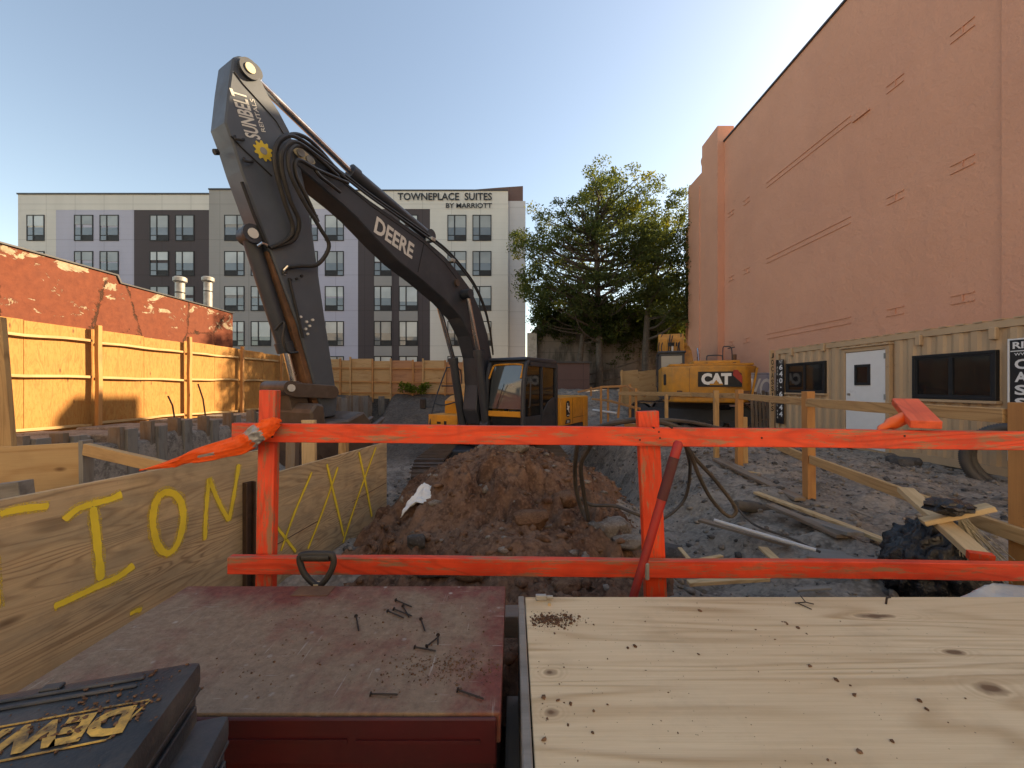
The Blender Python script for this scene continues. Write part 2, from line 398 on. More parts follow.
def job_top():
    g = G('worn red lid'); v = g.obj(False)
    n1 = g.noise(v, 2.6, 12, .74, .2); n2 = g.noise(v, 30, 8, .8); n3 = g.noise(g.mp(v, (1, 1, 1), rot=(0, 0, .5)), 4.5, 12, .78)
    red = g.mix(g.mr(n2, .35, .65), (.21, .045, .026), (.11, .028, .018))
    grey = g.mix(g.mr(n2, .3, .7), (.29, .20, .125), (.15, .095, .06))
    x = g.xyz(v)
    edge = g.mr(g.ma('MINIMUM', g.ma('MINIMUM', g.ma('SUBTRACT', 1.27, x[0]), g.ma('SUBTRACT', .60, x[1])), .3), .0, .16, .22, 0)
    c = g.mix(g.mr(g.ma('SUBTRACT', n1, edge), .30, .50), red, grey)
    tan = g.mix(g.mr(n2, .4, .6), (.22, .135, .08), (.36, .26, .17))
    c = g.mix(g.mr(n3, .54, .72, 0, .75), c, tan)
    s1 = g.noise(g.mp(v, (4, 60, 4), rot=(0, 0, .3)), 1, 3, .6); s2 = g.noise(g.mp(v, (50, 3, 4), rot=(0, 0, -.35)), 1.3, 3, .6)
    c = g.mix(g.mr(g.ma('MAXIMUM', s1, s2), .66, .73, 0, .6), c, (.42, .38, .33))
    wh = g.vor(v, 17); c = g.mix(g.ma('MULTIPLY', g.mr(wh, .06, .16, .7, 0), g.mr(n3, .45, .55)), c, (.42, .40, .36))
    c = g.mix(g.mr(g.vor(v, 60), .08, .14, .55, 0), c, (.05, .035, .03))
    return g.fin(c, g.mr(n2, .3, .7, .42, .72), nrm=g.bump(n2, .5, .003))
M['job_top'] = job_top()
M['job_side'] = plain('deep red box side', (.075, .008, .008), .4, 0, .35, .35, (.045, .015, .013), 5, .12)
def soil(name, ca, cb, cc, sc=1.0, bumpd=.03, damp=False):
    g = G(name); v = g.geo()
    n1 = g.noise(v, 1.1*sc, 8, .62); n2 = g.noise(v, 9*sc, 8, .72); n3 = g.vor(v, 24*sc)
    c = g.mix(g.mr(n1, .35, .65), ca, cb); c = g.mix(g.mr(n2, .48, .68, 0, .85), c, cc)
    c = g.mix(g.mr(g.noise(v, 2.4*sc, 5, .65, .8), .50, .60, 0, .6), c, tuple(x*.8 for x in cc))
    c = g.mix(g.mr(n3, .1, .5, .45, 0), c, tuple(x*1.25 for x in ca))
    c = g.mix(g.mr(g.noise(v, 45, 3, .8), .55, .75, 0, .5), c, tuple(x*.4 for x in cb))
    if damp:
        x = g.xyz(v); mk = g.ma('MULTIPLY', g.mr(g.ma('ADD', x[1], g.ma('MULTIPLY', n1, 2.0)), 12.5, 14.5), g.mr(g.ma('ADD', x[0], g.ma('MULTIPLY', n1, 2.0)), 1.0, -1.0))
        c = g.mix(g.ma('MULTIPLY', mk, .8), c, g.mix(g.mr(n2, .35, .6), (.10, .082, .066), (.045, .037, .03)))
    h = g.ma('ADD', g.ma('MULTIPLY', n2, 1.0), g.ma('MULTIPLY', g.noise(v, 60, 4, .8), .5))
    return g.fin(c, .95, nrm=g.bump(h, .75, bumpd), spec=.2)
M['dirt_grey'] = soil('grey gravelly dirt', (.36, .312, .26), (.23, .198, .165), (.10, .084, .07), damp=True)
M['dirt_brown'] = soil('brown soil', (.265, .155, .10), (.155, .083, .052), (.068, .032, .020), 1.3)
M['stone'] = soil('rubble stone', (.30, .26, .22), (.20, .17, .14), (.13, .10, .08), 2, .01)
M['stone_dark'] = soil('dark stone', (.13, .12, .115), (.09, .085, .08), (.05, .045, .04), 2, .01)
M['clod'] = soil('soil clods', (.21, .12, .072), (.13, .07, .042), (.09, .045, .028), 3, .01)
def stucco():
    g = G('terracotta stucco'); v = g.geo()
    n = g.noise(v, .35, 6, .6); n2 = g.noise(v, 2.2, 6, .7); n3 = g.noise(g.mp(v, (1, 1, .25)), .8, 5, .6)
    c = g.mix(g.mr(n, .3, .7), (.69, .35, .235), (.63, .315, .21)); c = g.mix(g.mr(n3, .5, .75, 0, .35), c, (.55, .28, .21))
    c = g.mix(g.mr(n2, .55, .8, 0, .25), c, (.70, .38, .28))
    return g.fin(c, .9, nrm=g.bump(g.ma('ADD', g.noise(v, 1.6, 5, .6), g.ma('MULTIPLY', g.noise(v, 12, 4, .7), .3)), .45, .15), spec=.2)
M['stucco'] = stucco()
def oldbrick():
    g = G('red painted peeling brick wall'); v = g.geo()
    n = g.noise(v, .7, 7, .62, .3); n2 = g.noise(v, 6, 6, .7)
    base = g.mix(g.mr(n2, .3, .7), (.20, .058, .030), (.12, .034, .02))
    base = g.mix(g.mr(n, .3, .7, 0, .5), base, (.16, .055, .035))
    pat = g.noise(g.mp(v, (1, 1, 1.8)), 1.25, 8, .68, .5)
    z = g.xyz(v)[2]
    up = g.mr(z, 3.7, 4.7, 0, .09)
    patch = g.mr(g.ma('ADD', pat, up), .612, .628)
    lite = g.mix(g.mr(n2, .35, .65), (.42, .33, .23), (.25, .165, .105))
    c = g.mix(patch, base, lite)
    cr = g.vor(g.mp(v, (0.0, .55, .28)), 1.0, 'DISTANCE_TO_EDGE')
    crn = g.ma('ADD', cr, g.mr(g.noise(v, 3.5, 5, .7), .3, .7, -.035, .035))
    crack = g.mr(g.ma('ABSOLUTE', crn), .004, .020, 1, 0)
    c = g.mix(g.ma('MULTIPLY', crack, g.mr(g.noise(v, .5, 2), .38, .44)), c, (.05, .025, .015))
    h = g.ma('SUBTRACT', g.ma('MULTIPLY', n2, .4), g.ma('ADD', patch, crack))
    return g.fin(c, .9, nrm=g.bump(h, .6, .04), spec=.2)
M['oldbrick'] = oldbrick()
def panelmat(name, col, jz=3.0, jx=2.45):
    g = G(name); v = g.geo(); x = g.xyz(v)
    def lines(c, per, off=0):
        fr = g.ma('FRACT', g.ma('DIVIDE', g.ma('ADD', c, off), per))
        return g.mr(g.ma('ABSOLUTE', g.ma('SUBTRACT', fr, .5)), .5-.028/per, .5-.012/per)
    l = g.ma('MAXIMUM', lines(x[2], jz, 1.1), lines(x[0], jx, .3))
    n = g.noise(g.mp(v, (1, 1, .3)), .6, 5, .6)
    c = g.mix(g.mr(n, .3, .7), col, tuple(q*.9 for q in col)); c = g.mix(g.ma('MULTIPLY', l, .45), c, tuple(q*.35 for q in col))
    c = g.mix(g.ma('MULTIPLY', lines(x[2], .5, .2), .10), c, tuple(q*.5 for q in col))
    return g.fin(c, .7, spec=.3)
M['h_beige'] = panelmat('beige facade panels', (.60, .58, .53)); M['h_lav'] = panelmat('lavender grey facade', (.42, .42, .50))
M['h_brown'] = panelmat('dark brown facade', (.070, .056, .058)); M['h_grey'] = panelmat('grey facade', (.30, .29, .275))
M['h_pale'] = panelmat('pale side facade', (.50, .50, .52)); M['h_parapet'] = panelmat('brown parapet', (.14, .085, .075))
M['h_cream'] = plain('cream render', (.86, .76, .62), .8, 0, .05, 0); M['asphalt'] = plain('road concrete', (.30, .28, .25), .9, 0, .2)
def concrete_wall():
    g = G('old stained concrete wall'); v = g.geo(); x = g.xyz(v)
    n = g.noise(v, .5, 7, .65); n2 = g.noise(g.mp(v, (1.2, 1, .35)), .9, 6, .65)
    c = g.mix(g.mr(n, .3, .7), (.22, .20, .175), (.13, .12, .105)); c = g.mix(g.mr(n2, .48, .62, 0, .8), c, (.05, .048, .04))
    st = g.mr(g.ma('ABSOLUTE', g.ma('SUBTRACT', g.ma('FRACT', g.ma('DIVIDE', x[2], .8)), .5)), .46, .49)
    c = g.mix(g.ma('MULTIPLY', st, .5), c, (.05, .05, .045))
    return g.fin(c, .92, nrm=g.bump(n2, .5, .1), spec=.2)
M['conc'] = concrete_wall()
def cont():
    g = G('beige container paint'); v = g.geo()
    n = g.noise(g.mp(v, (1, 1, .3)), 1.6, 6, .65); n2 = g.noise(v, 7, 5, .7)
    c = g.mix(g.mr(n, .3, .7), (.54, .375, .225), (.46, .315, .19)); c = g.mix(g.mr(n2, .6, .75, 0, .4), c, (.22, .14, .07))
    return g.fin(c, .55, nrm=g.bump(n2, .08, .01))
M['cont'] = cont()
def leafm(name, a, b, tr=.45):
    g = G(name); v = g.geo(); n = g.noise(v, .5, 4, .6); n2 = g.noise(v, 7, 2)
    c = g.mix(g.mr(n, .35, .65), a, b); c = g.mix(g.mr(n2, .35, .7, 0, .6), c, tuple(q*.55 for q in a))
    d = g.n('ShaderNodeBsdfDiffuse'); t = g.n('ShaderNodeBsdfTranslucent'); m = g.n('ShaderNodeMixShader')
    g.put(d.inputs[0], c); g.put(t.inputs[0], g.mix(1, c, (1.6, 1.5, .7), 'MULTIPLY')); g.put(m.inputs[0], tr)
    g.t.links.new(d.outputs[0], m.inputs[1]); g.t.links.new(t.outputs[0], m.inputs[2]); g.t.links.new(m.outputs[0], g.out.inputs[0]); return g.m
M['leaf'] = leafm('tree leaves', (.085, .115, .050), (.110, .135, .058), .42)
M['leaf_sun'] = leafm('sunlit tone leaves', (.15, .165, .04), (.20, .20, .05), .48)  # sunlit copy of the tree leaf colour, yellower and brighter
M['leaf_d'] = leafm('dark ivy leaves', (.055, .080, .030), (.070, .095, .035), .4)
M['weed'] = leafm('weeds', (.12, .17, .03), (.16, .20, .04), .4)
M['bark'] = plain('bark', (.12, .10, .08), .9, 0, .4, .3, (.03, .025, .02), 6, .6)
def over():
    g = G('thin yellow overspray'); v = g.obj(); tr = g.n('ShaderNodeBsdfTransparent'); d = g.n('ShaderNodeBsdfDiffuse'); m = g.n('ShaderNodeMixShader')
    g.put(d.inputs[0], (.90, .66, .08)); g.put(m.inputs[0], g.mr(g.noise(v, 160, 3, .8), .42, .62, 0, .75)); g.t.links.new(tr.outputs[0], m.inputs[1]); g.t.links.new(d.outputs[0], m.inputs[2]); g.t.links.new(m.outputs[0], g.out.inputs[0]); return g.m
M['overspray'] = over()
def bagm():
    g = G('black bin bag plastic'); v = g.obj(); return g.fin((.014, .014, .016), .28, nrm=g.bump(g.noise(v, 9, 5, .65, 1.5), .8, .03), spec=.6)
M['bag'] = bagm()
def sheetm():
    g = G('milky plastic sheet'); v = g.obj(); return g.fin(g.mix(g.mr(g.noise(v, 4, 4), .4, .6), (.62, .64, .60), (.45, .46, .43)), .35, nrm=g.bump(g.noise(v, 6, 4, .6, 1), .5, .02), spec=.5)
M['sheet'] = sheetm()
M['sidewalk'] = plain('concrete pavement', (.45, .42, .38), .9, 0, .2, .3, (.12, .11, .1), 3, .3)

# ------------------------------------------------------------------ ground
def axis(segs):
    out = []
    for a, b, st in segs:
        n = max(1, int(round((b-a)/st))); out += [a+(b-a)*i/n for i in range(n)]
    out.append(segs[-1][1]); return np.array(out)
xs = axis([(-900, -60, 120), (-60, -14, 4), (-14, -8.2, .4), (-8.2, -7.6, .06), (-7.6, -3, .16), (-3, 5.5, .055), (5.5, 9, .09), (9, 16, .5), (16, 60, 6), (60, 900, 120)])
ys = axis([(-200, -20, 30), (-20, 0, 2), (0, 1.2, .3), (1.2, 7, .055), (7, 14, .10), (14, 26, .25), (26, 60, 3), (60, 1500, 180)])
X, Y = np.meshgrid(xs, ys); Z = ground_h(X, Y)
nx, ny = len(xs), len(ys)
me = bpy.data.meshes.new('ground')
V = np.stack([X.ravel(), Y.ravel(), Z.ravel()], 1)
idx = np.arange(nx*ny).reshape(ny, nx)
Fc = np.stack([idx[:-1, :-1].ravel(), idx[:-1, 1:].ravel(), idx[1:, 1:].ravel(), idx[1:, :-1].ravel()], 1)
def np_mesh(name, V, Fc, mats, smooth=True):
    me = bpy.data.meshes.new(name); k = Fc.shape[1]
    me.vertices.add(len(V)); me.vertices.foreach_set('co', np.asarray(V, np.float32).ravel())
    me.loops.add(Fc.size); me.loops.foreach_set('vertex_index', Fc.astype(np.int32).ravel())
    me.polygons.add(len(Fc)); me.polygons.foreach_set('loop_start', np.arange(0, Fc.size, k, dtype=np.int32))
    me.polygons.foreach_set('loop_total', np.full(len(Fc), k, np.int32))
    me.update(calc_edges=True); me.validate()
    for m in (mats if isinstance(mats, (list, tuple)) else [mats]): me.materials.append(m)
    if smooth: me.polygons.foreach_set('use_smooth', [True]*len(me.polygons))
    return me
g_o = bpy.data.objects.new('ground', np_mesh('ground', V, Fc, M['dirt_grey'])); link(g_o); tag(g_o, kind='structure')
pv = MB().box((-8, -6, -.3), (12, .1, .13)).build('pavement', M['sidewalk']); tag(pv, kind='structure')

rd = MB().box((-60, -14, -.3), (60, -6, -.02)).build('road', M['asphalt']); tag(rd, kind='structure')
sb = thing('bounce_building', 'pale rendered building across the street, unseen, added to bounce sunlight', 'building', (0, -17, 0))  # unseen behind the camera, added to bounce warm sunlight into the shaded lot
MB().box((-50, -30, -1), (45, -17, 17)).build('wall', M['h_cream'], sb)
for zf in (2, 6, 10, 14):
    for k in range(22): MB().box((-46+k*4.1, -17.02, zf), (-44.6+k*4.1, -16.97, zf+1.9)).build('window', M['glass_dark'], sb)
# unit rocks
def ico():
    bm = bmesh.new(); bmesh.ops.create_icosphere(bm, subdivisions=1, radius=1)
    v = np.array([q.co[:] for q in bm.verts]); f = np.array([[q.index for q in p.verts] for p in bm.faces]); bm.free(); return v, f
IV, IF = ico()
def rocks(name, pts, sizes, mat, flat=.65, parent=None):
    n = len(pts); k = len(IV)
    V = np.repeat(IV[None], n, 0)*(1+rng.uniform(-.42, .42, (n, k, 1)))
    V = V*(sizes[:, None, None]*rng.uniform(.6, 1.25, (n, 1, 3)))
    V[:, :, 2] *= flat
    a = rng.uniform(0, 6.28, n); c, s_ = np.cos(a)[:, None], np.sin(a)[:, None]
    x = V[:, :, 0]*c-V[:, :, 1]*s_; y = V[:, :, 0]*s_+V[:, :, 1]*c; V[:, :, 0] = x; V[:, :, 1] = y
    V += pts[:, None, :]
    Fc = (IF[None]+(np.arange(n)*k)[:, None, None]).reshape(-1, 3)
    me = np_mesh(name, V.reshape(-1, 3), Fc, mat, False)
    if isinstance(mat, (list, tuple)):
        me.polygons.foreach_set('material_index', np.repeat(rng.choice(len(mat), n, p=[.55, .3, .15][:len(mat)]), len(IF)).astype(np.int32))
    return link(bpy.data.objects.new(name, me))
def stone(name, c, size, mat, label, sub=3, seed=0, sq=(1, 1, .7), rz=0, group=None, cat='stone'):
    bm = bmesh.new(); bmesh.ops.create_icosphere(bm, subdivisions=sub, radius=1)
    for v in bm.verts:
        p = v.co.copy(); d = 1+.28*noise.noise(p*1.3+Vector((seed*7.1, 0, 0)))+.10*noise.noise(p*4+Vector((0, seed*3.3, 0)))
        # facet it
        q = p*d; q.x = max(-.82, min(.82, q.x)); q.z = max(-.8, min(.78, q.z)); v.co = Vector((q.x*sq[0], q.y*sq[1], q.z*sq[2]))*size
    me = bpy.data.meshes.new(name); bm.to_mesh(me); bm.free(); me.materials.append(mat)
    me.polygons.foreach_set('use_smooth', [True]*len(me.polygons)); me.set_sharp_from_angle(angle=R(30))
    o = bpy.data.objects.new(name, me); link(o, None, Matrix.Translation(c) @ Matrix.Rotation(rz, 4, 'Z')); return tag(o, label, cat, group)
# gravel scattered on the lot (nobody could count it)
n = 12000
gx = rng.uniform(-3.2, 8.0, n); gy = 1.6+rng.uniform(0, 1, n)**1.5*13
k = (gx > -1.0+0*gy)*(gx < 8.0) | (gy > 3); gx, gy = gx[k], gy[k]
sz = .008+.030*rng.uniform(0, 1, len(gx))**5
sz *= (1+gy*.07)
g_ = rocks('gravel', np.stack([gx, gy, ground_h(gx, gy)+sz*.1], 1), sz, [M['dirt_grey'], M['stone_dark'], M['stone']]); tag(g_, kind='stuff', label='grey gravel and crumbs of rubble strewn over the dirt lot', cat='gravel')

# ------------------------------------------------------------------ dirt pile
def pile_h(x, y):
    ridge = np.interp(y, [1.5, 2.0, 2.6, 3.3, 4.2, 5.0, 6.0, 6.8, 7.6], [.02, .22, .36, .50, .64, .72, .66, .30, -.7])
    cx = np.interp(y, [1.5, 3, 4.5, 6, 7.6], [.10, .02, .0, -.10, -.1])
    hw = np.interp(y, [1.5, 2.2, 3, 4.5, 6, 7.6], [.85, 1.12, 1.38, 1.55, 1.5, 1.3])*(1+.25*fbm(y*1.3, x*0+np.sign(x)*3, 77, 2))
    d = np.abs(x-cx)/hw
    prof = np.clip(1-d**1.35, -.35, 1)
    base = ground_h(x, y, False)-.12
    z = base+(ridge+.12-base)*prof
    return z
pxs = np.arange(-2.0, 2.1, .024); pys = np.arange(1.45, 7.6, .030)
X, Y = np.meshgrid(pxs, pys); Z = pile_h(X, Y)
m = np.clip((Z-ground_h(X, Y, False)+.15)/.25, 0, 1)
wx = X+.10*fbm(X*5, Y*5, 51, 2); wy = Y+.10*fbm(X*5, Y*5, 57, 2)
rdg = 1-2*np.abs(fbm(wx*3.2, wy*3.2, 33, 4, .55)); lump = np.clip(fbm(wx*7, wy*7, 41, 3, .5)-.05, 0, 1)
fine_ = fbm(X*22, Y*22, 35, 3, .6); mask2 = np.clip(.5+2.2*fbm(X*1.1, Y*1.1, 61, 2), .15, 1)
Z = Z+m*(.26*fbm(X*1.3, Y*1.3, 31, 3)+.24*mask2*(rdg-.75)+.34*mask2*lump+.045*fine_+.02*fbm(X*45, Y*45, 71, 2))
def pz(x, y):
    i = min(len(pxs)-1, max(0, int((x+2.0)/.024))); j = min(len(pys)-1, max(0, int((y-1.45)/.030))); return float(Z[j, i])
nx, ny = len(pxs), len(pys); idx = np.arange(nx*ny).reshape(ny, nx)
Fc = np.stack([idx[:-1, :-1].ravel(), idx[:-1, 1:].ravel(), idx[1:, 1:].ravel(), idx[1:, :-1].ravel()], 1)
o = bpy.data.objects.new('dirt_pile', np_mesh('dirt_pile', np.stack([X.ravel(), Y.ravel(), Z.ravel()], 1), Fc, M['dirt_brown'])); link(o)
tag(o, 'heap of loose brown excavated soil in front of the black-boomed digger', 'dirt pile')
def pray(px, py):
    for yy in np.arange(2.0, 7.2, .03):
        q = P(px, py, yy)
        if -2 < q.x < 2.05 and q.z < pz(q.x, q.y): return q
    return P(px, py, 4.3)
n = 9500
gx = rng.uniform(-1.7, 1.8, n); gy = rng.uniform(1.6, 6.9, n); gzz = np.array([pz(a, b) for a, b in zip(gx, gy)])
k = gzz > ground_h(gx, gy, False)-.05; gx, gy, gzz = gx[k], gy[k], gzz[k]
sz = .005+.050*rng.uniform(0, 1, len(gx))**8
o = rocks('soil_clods', np.stack([gx, gy, gzz+sz*.0], 1), sz, [M['dirt_brown'], M['clod'], M['stone']], .7); tag(o, 'loose crumbs and clods covering the brown soil heap', 'soil clods', kind='stuff')
for i, (px, py, Yd, s_, mt, lab, sq, rz) in enumerate([
    (610, 535, 3.3, .17, 'stone', 'large tan rock on right flank of the soil heap', (1.25, .7, .6), .5),
    (628, 546, 2.95, .12, 'stone', 'flat pale rock just above the mid rail beside the leaning red bar', (1.3, .8, .5), .1),
    (416, 546, 3.2, .085, 'stone_dark', 'squarish grey rock on left foot of the soil heap', (1, .8, .8), .3),
    (530, 522, 3.6, .13, 'clod', 'reddish brown lump at centre of the soil heap', (1.3, .8, .7), .2),
    (517, 449, 5.6, .12, 'stone', 'small buff rock on the crest of the soil heap', (1, .8, .6), 1),
    (438, 578, 2.45, .13, 'stone_dark', 'long dark rock below mid rail near the red box edge', (1.7, .7, .45), .05),
    (470, 582, 2.3, .10, 'clod', 'muddy rock under the mid rail above the lid corner', (1.4, .7, .5), -.2),
    (568, 590, 2.1, .09, 'clod', 'brown rock under mid rail above the plywood corner', (1.4, .8, .5), .3),
    (566, 508, 3.9, .10, 'clod', 'lumpy clod right of centre on the soil heap', (1, 1, .8), .6)]):
    q = pray(px, py); s_ *= max(.8, q.y/3.2); z = max(pz(q.x, q.y), gz(q.x, q.y))
    stone('rock', (q.x, q.y, z+s_*.18), s_, M[mt], lab, 3, i+1, sq, rz, cat='rock')
for i, (px, py, Yd, s_, lab) in enumerate([(906, 465, 7.0, .20, 'grey boulder against foot of the beige container'), (893, 467, 7.2, .12, 'small dark stone left of the boulder by the container'),
    (752, 505, 4.3, .10, 'half buried stone at left end of the muddy log'), (668, 520, 3.6, .13, 'flat grey stone right of the orange middle post')]):
    q = P(px, py, Yd); stone('stone', (q.x, q.y, gz(q.x, q.y)+s_*.3), s_, M['stone_dark'], lab, 3, 30+i, (1.25, .9, .75), i, cat='stone')

# ------------------------------------------------------------------ pink building
pb = thing('stucco_building', 'tall windowless terracotta pink stucco building along right side', 'building', (11, 8, 0))
MB().box((11, -1.5, -1), (34, 20.3, 14.2)).build('wall', M['stucco'], pb)
MB().box((10.92, -1.5, -1), (10.995, 8.75, 14.1)).build('pilaster', M['stucco'], pb, bevel=.03)
MB().prism([(20.302, -1), (23.7, -1), (23.7, 13.55), (22.02, 13.55), (22.02, 13.9), (22.12, 14.15), (22.12, 14.3), (21.98, 14.4), (21.98, 15.0), (20.302, 15.05)], 10.65, 11.5, 'x').build('pier', M['stucco'], pb)
MB().box((11.502, 20.302, -1), (34, 26, 12)).build('rear_wall', M['stucco'], pb)
MB().box((10.93, -1.6, 14.202), (11.3, 20.29, 14.27)).build('coping', M['coping'], pb)
MB().box((10.60, 22.2, -1), (10.648, 22.45, 12.9)).build('downpipe', M['stucco'], pb)
for z in (10.2, 6.92, 3.65):
    for a, b in ((9.29, 9.80), (10.97, 11.47), (12.7, 16.9), (18.1, 18.6), (19.4, 19.9)):
        mb = MB()
        for dz in (-.10, .10): mb.box((10.972, a, z+dz-.015), (11.002, b, z+dz+.015))
        if b-a < 1: mb.box((10.97, a+.23, z-.081), (11.002, a+.25, z+.081))
        mb.build('wall_tie', M['stucco'], pb)
MB().box((10.94, 12.0, 10.0), (11.002, 12.6, 10.04)).build('wall_tie', M['stucco'], pb)

# ------------------------------------------------------------------ left brick building + fence
bb = thing('brick_building', 'low red painted masonry building with peeling cracked wall', 'building', (-14, 8, 0))
MB().prism([(-1, -1), (16, -1), (16, 4.47), (11.4, 4.50), (11.3, 4.70), (-1, 4.68)], -22, -11.5, 'x').build('wall', M['oldbrick'], bb)
MB().prism([(-1, 4.682), (11.3, 4.702), (11.4, 4.502), (16.05, 4.472), (16.05, 4.51), (11.44, 4.54), (11.34, 4.74), (-1, 4.72)], -22, -11.46, 'x').build('coping', M['coping'], bb)
for i, (px, pyt) in enumerate(((180, 277), (208, 277))):
    Xp = -12.6; Yp = Xp*F/(px-CX); zt = ZC-(pyt-CY)/F*Yp
    t = thing('vent_pipe', ('left' if i == 0 else 'right')+' of two galvanised vent pipes on the brick building roof', 'vent pipe', (Xp, Yp, 4.6), 0, 'vent pipes on the brick roof')
    MB().tube([(Xp, Yp, 4.5), (Xp, Yp, zt-.22)], .15, 16).build('pipe', M['galv'], t, smooth=True)
    MB().tube([(Xp, Yp, zt-.22), (Xp, Yp, zt-.17), (Xp, Yp, zt-.04), (Xp, Yp, zt)], [.17, .22, .22, .17], 16).build('cap', M['galv'], t, smooth=True)
    MB().tube([(Xp, Yp, zt-.62), (Xp, Yp, zt-.58)], .158, 16).build('band', M['black'], t, smooth=True)
lf = thing('plywood_fence', 'sunlit yellow plywood site fence with framing along left side', 'fence', (-10.8, 10, .4))
posts_y = [4.8, 7.4, 10.0, 12.8, 15.3, 17.9, 20.6]
for i, yp in enumerate(posts_y):
    board('post', (-10.62, yp, .2), (-10.62, yp, 3.05+.06*(i % 2)), .10, .10, M['lumber_post'], lf, up=(0, 1, 0), warp=.02)
for a, b in zip(posts_y[:-1], posts_y[1:]):
    c = a+(b-a)*random.uniform(.45, .7)
    top = 2.93+random.uniform(-.03, .05); top2 = top-random.uniform(0, .07)
    for u, v_, tt in ((a, c, top), (c, b, top2)):
        o = board('plywood_panel', (-10.80, u+.004, .42+(tt-.42)/2), (-10.80, v_-.004, .42+(tt-.42)/2), tt-.42, .018, M['ply_fence'] , lf)
    for zz in (2.62, 1.72, .55):
        board('rail', (-10.72, a+.07, zz+random.uniform(-.02, .02)), (-10.72, b-.07, zz+random.uniform(-.05, .05)), .062, .028, M['ply_fence_pale'], lf, warp=.03)
# board the foreground leaning post at far left
board('plank', P(10, 450, 4.2)+Vector((0, 0, -.4)), P(-4, 318, 4.2), .17, .05, M['lumber'], None, up=(1, 0, 0))
tag(bpy.data.objects['plank'], 'grey weathered board leaning upright at far left edge', 'board')
# back fence
bf = thing('plywood_fence', 'shaded plywood fence with pale and reddish panels across the back', 'fence', (-6, 21.5, 1.0))
xx = -10.7; i = 0
while xx < -1.0:
    wd = (1.22, .55, 1.22, 1.0)[i % 4]; top = 2.93+random.uniform(-.08, .08)-max(0, (xx+8)*.03)
    mt = 'ply_fence_pale' if xx < -7.0 else ('ply_fence_red' if i % 3 else 'ply_fence_pale')
    board('plywood_panel', (xx, 21.5, .8+(top-.8)/2), (xx+wd-.01, 21.5, .8+(top-.8)/2), top-.8, .018, M[mt], bf)
    board('post', (xx, 21.41, .6), (xx, 21.41, top+.1), .09, .09, M['lumber_post'] if i % 2 else M['lumber'], bf, up=(1, 0, 0))
    xx += wd; i += 1
for zz in (2.5, 1.75, 1.15): board('rail', (-10.7, 21.42, zz), (-1.0, 21.42, zz-.08), .08, .04, M['lumber_post'], bf)
# soldier piles
for i, (px, py) in enumerate(((20, 436), (60, 433), (116, 427), (148, 421), (175, 417), (204, 416), (228, 411), (251, 408))):
    Xp = -8.0; Yp = Xp*F/(px-CX); zt = min(.75, ZC-(py-CY)/F*Yp)
    lab = ['first', 'second', 'third', 'fourth', 'fifth', 'sixth', 'seventh', 'eighth'][i]+' stubby weathered timber pile from the left before the sunlit fence'
    t = thing('timber_pile', lab, 'pile', (Xp, Yp, -.9), random.uniform(-.1, .1), 'timber piles along the left fence')
    board('upright', (Xp, Yp, -1.0), (Xp+random.uniform(-.02, .02), Yp, zt), .24, .10, M['lumber_mud'], t, up=(1, 0, 0))
    board('upright', (Xp+.13, Yp+.17, -1.0), (Xp+.13, Yp+.17, zt-random.uniform(.03, .12)), .22, .10, M['lumber_grey'], t, up=(0, 1, 0))
for i in range(11):
    Yp = 16.3+i*.62; Xp = -7.62+(.0 if i < 8 else (i-7)*.45); zt = .98+random.uniform(-.08, .08)
    b = board('sheet_pile', (Xp, Yp, -1.0), (Xp, Yp, zt), .30, .12, M['lumber_mud'] if i % 2 else M['lumber_grey'], None, up=(.6, .8, 0))
    tag(b, ['first', 'second', 'third', 'fourth', 'fifth', 'sixth', 'seventh', 'eighth', 'ninth', 'tenth', 'eleventh'][i]+' upright dark shoring plank from the left below the back fence', 'shoring plank', 'shoring planks below the back fence')
rt = thing('retaining_wall', 'rough timber lagging and broken ledge below the yellow fence', 'retaining wall', (-8.3, 10, 0))
for k in range(5): board('lagging', (-8.18, 4, -.8+k*.25), (-8.16, 20.5, -.8+k*.25), .235, .06, M['lumber_mud' if k % 2 else 'lumber_grey'], rt)
mb = MB(); 
for k in range(26):
    y = 5+k*.62; mb.box((-10.5, y, .3), (-8.5+random.uniform(-.25, .15), y+.6, .44+random.uniform(-.05, .09)))
mb.build('ledge', M['stone'], rt, bevel=.03)
for i, (px, py, px2, py2, Yd, lab) in enumerate(((198, 384, 206, 414, 10.2, 'right of two thin steel bars sticking up before the sunlit fence'), (168, 396, 175, 415, 9.4, 'left of two thin steel bars sticking up before the sunlit fence'))):
    b = MB().tube([P(px, py, Yd), P((px+px2)/2+1, (py+py2)/2, Yd), P(px2, py2+6, Yd)], .018, 6).build('rebar', M['steel_angle'], None, smooth=True); tag(b, lab, 'steel bar', 'steel bars by the fence')

# ------------------------------------------------------------------ hotel
ht = thing('hotel_building', 'five storey hotel with grey, lavender, brown and beige facade bands', 'hotel', (-20, 33, 0))
HY = 33.0
def hx(px): return (px-CX)/F*HY
def hz(py): return ZC-(py-CY)/F*HY
def slab(name, x0, x1, z0, z1, mat, y0=HY, y1=HY+.5):
    return MB().box((hx(x0), y0, z0), (hx(x1), y1, z1)).build(name, M[mat], ht)
slab('wall', 18, 56, -1, hz(210), 'h_beige'); slab('wall', 56.001, 134, -1, hz(210), 'h_lav'); slab('wall', 134.001, 209, -1, hz(210), 'h_brown')
slab('wall', 18, 209, hz(209.9), hz(194.6), 'h_beige'); slab('wall', 209.001, 309, -1, hz(190), 'h_grey'); slab('wall', 309.001, 358, -1, hz(209), 'h_lav')
slab('wall', 358.001, 430, -1, hz(209), 'h_brown'); slab('wall', 430.001, 508, -1, hz(209), 'h_beige'); slab('wall', 309.001, 508, hz(208.9), hz(191), 'h_beige')
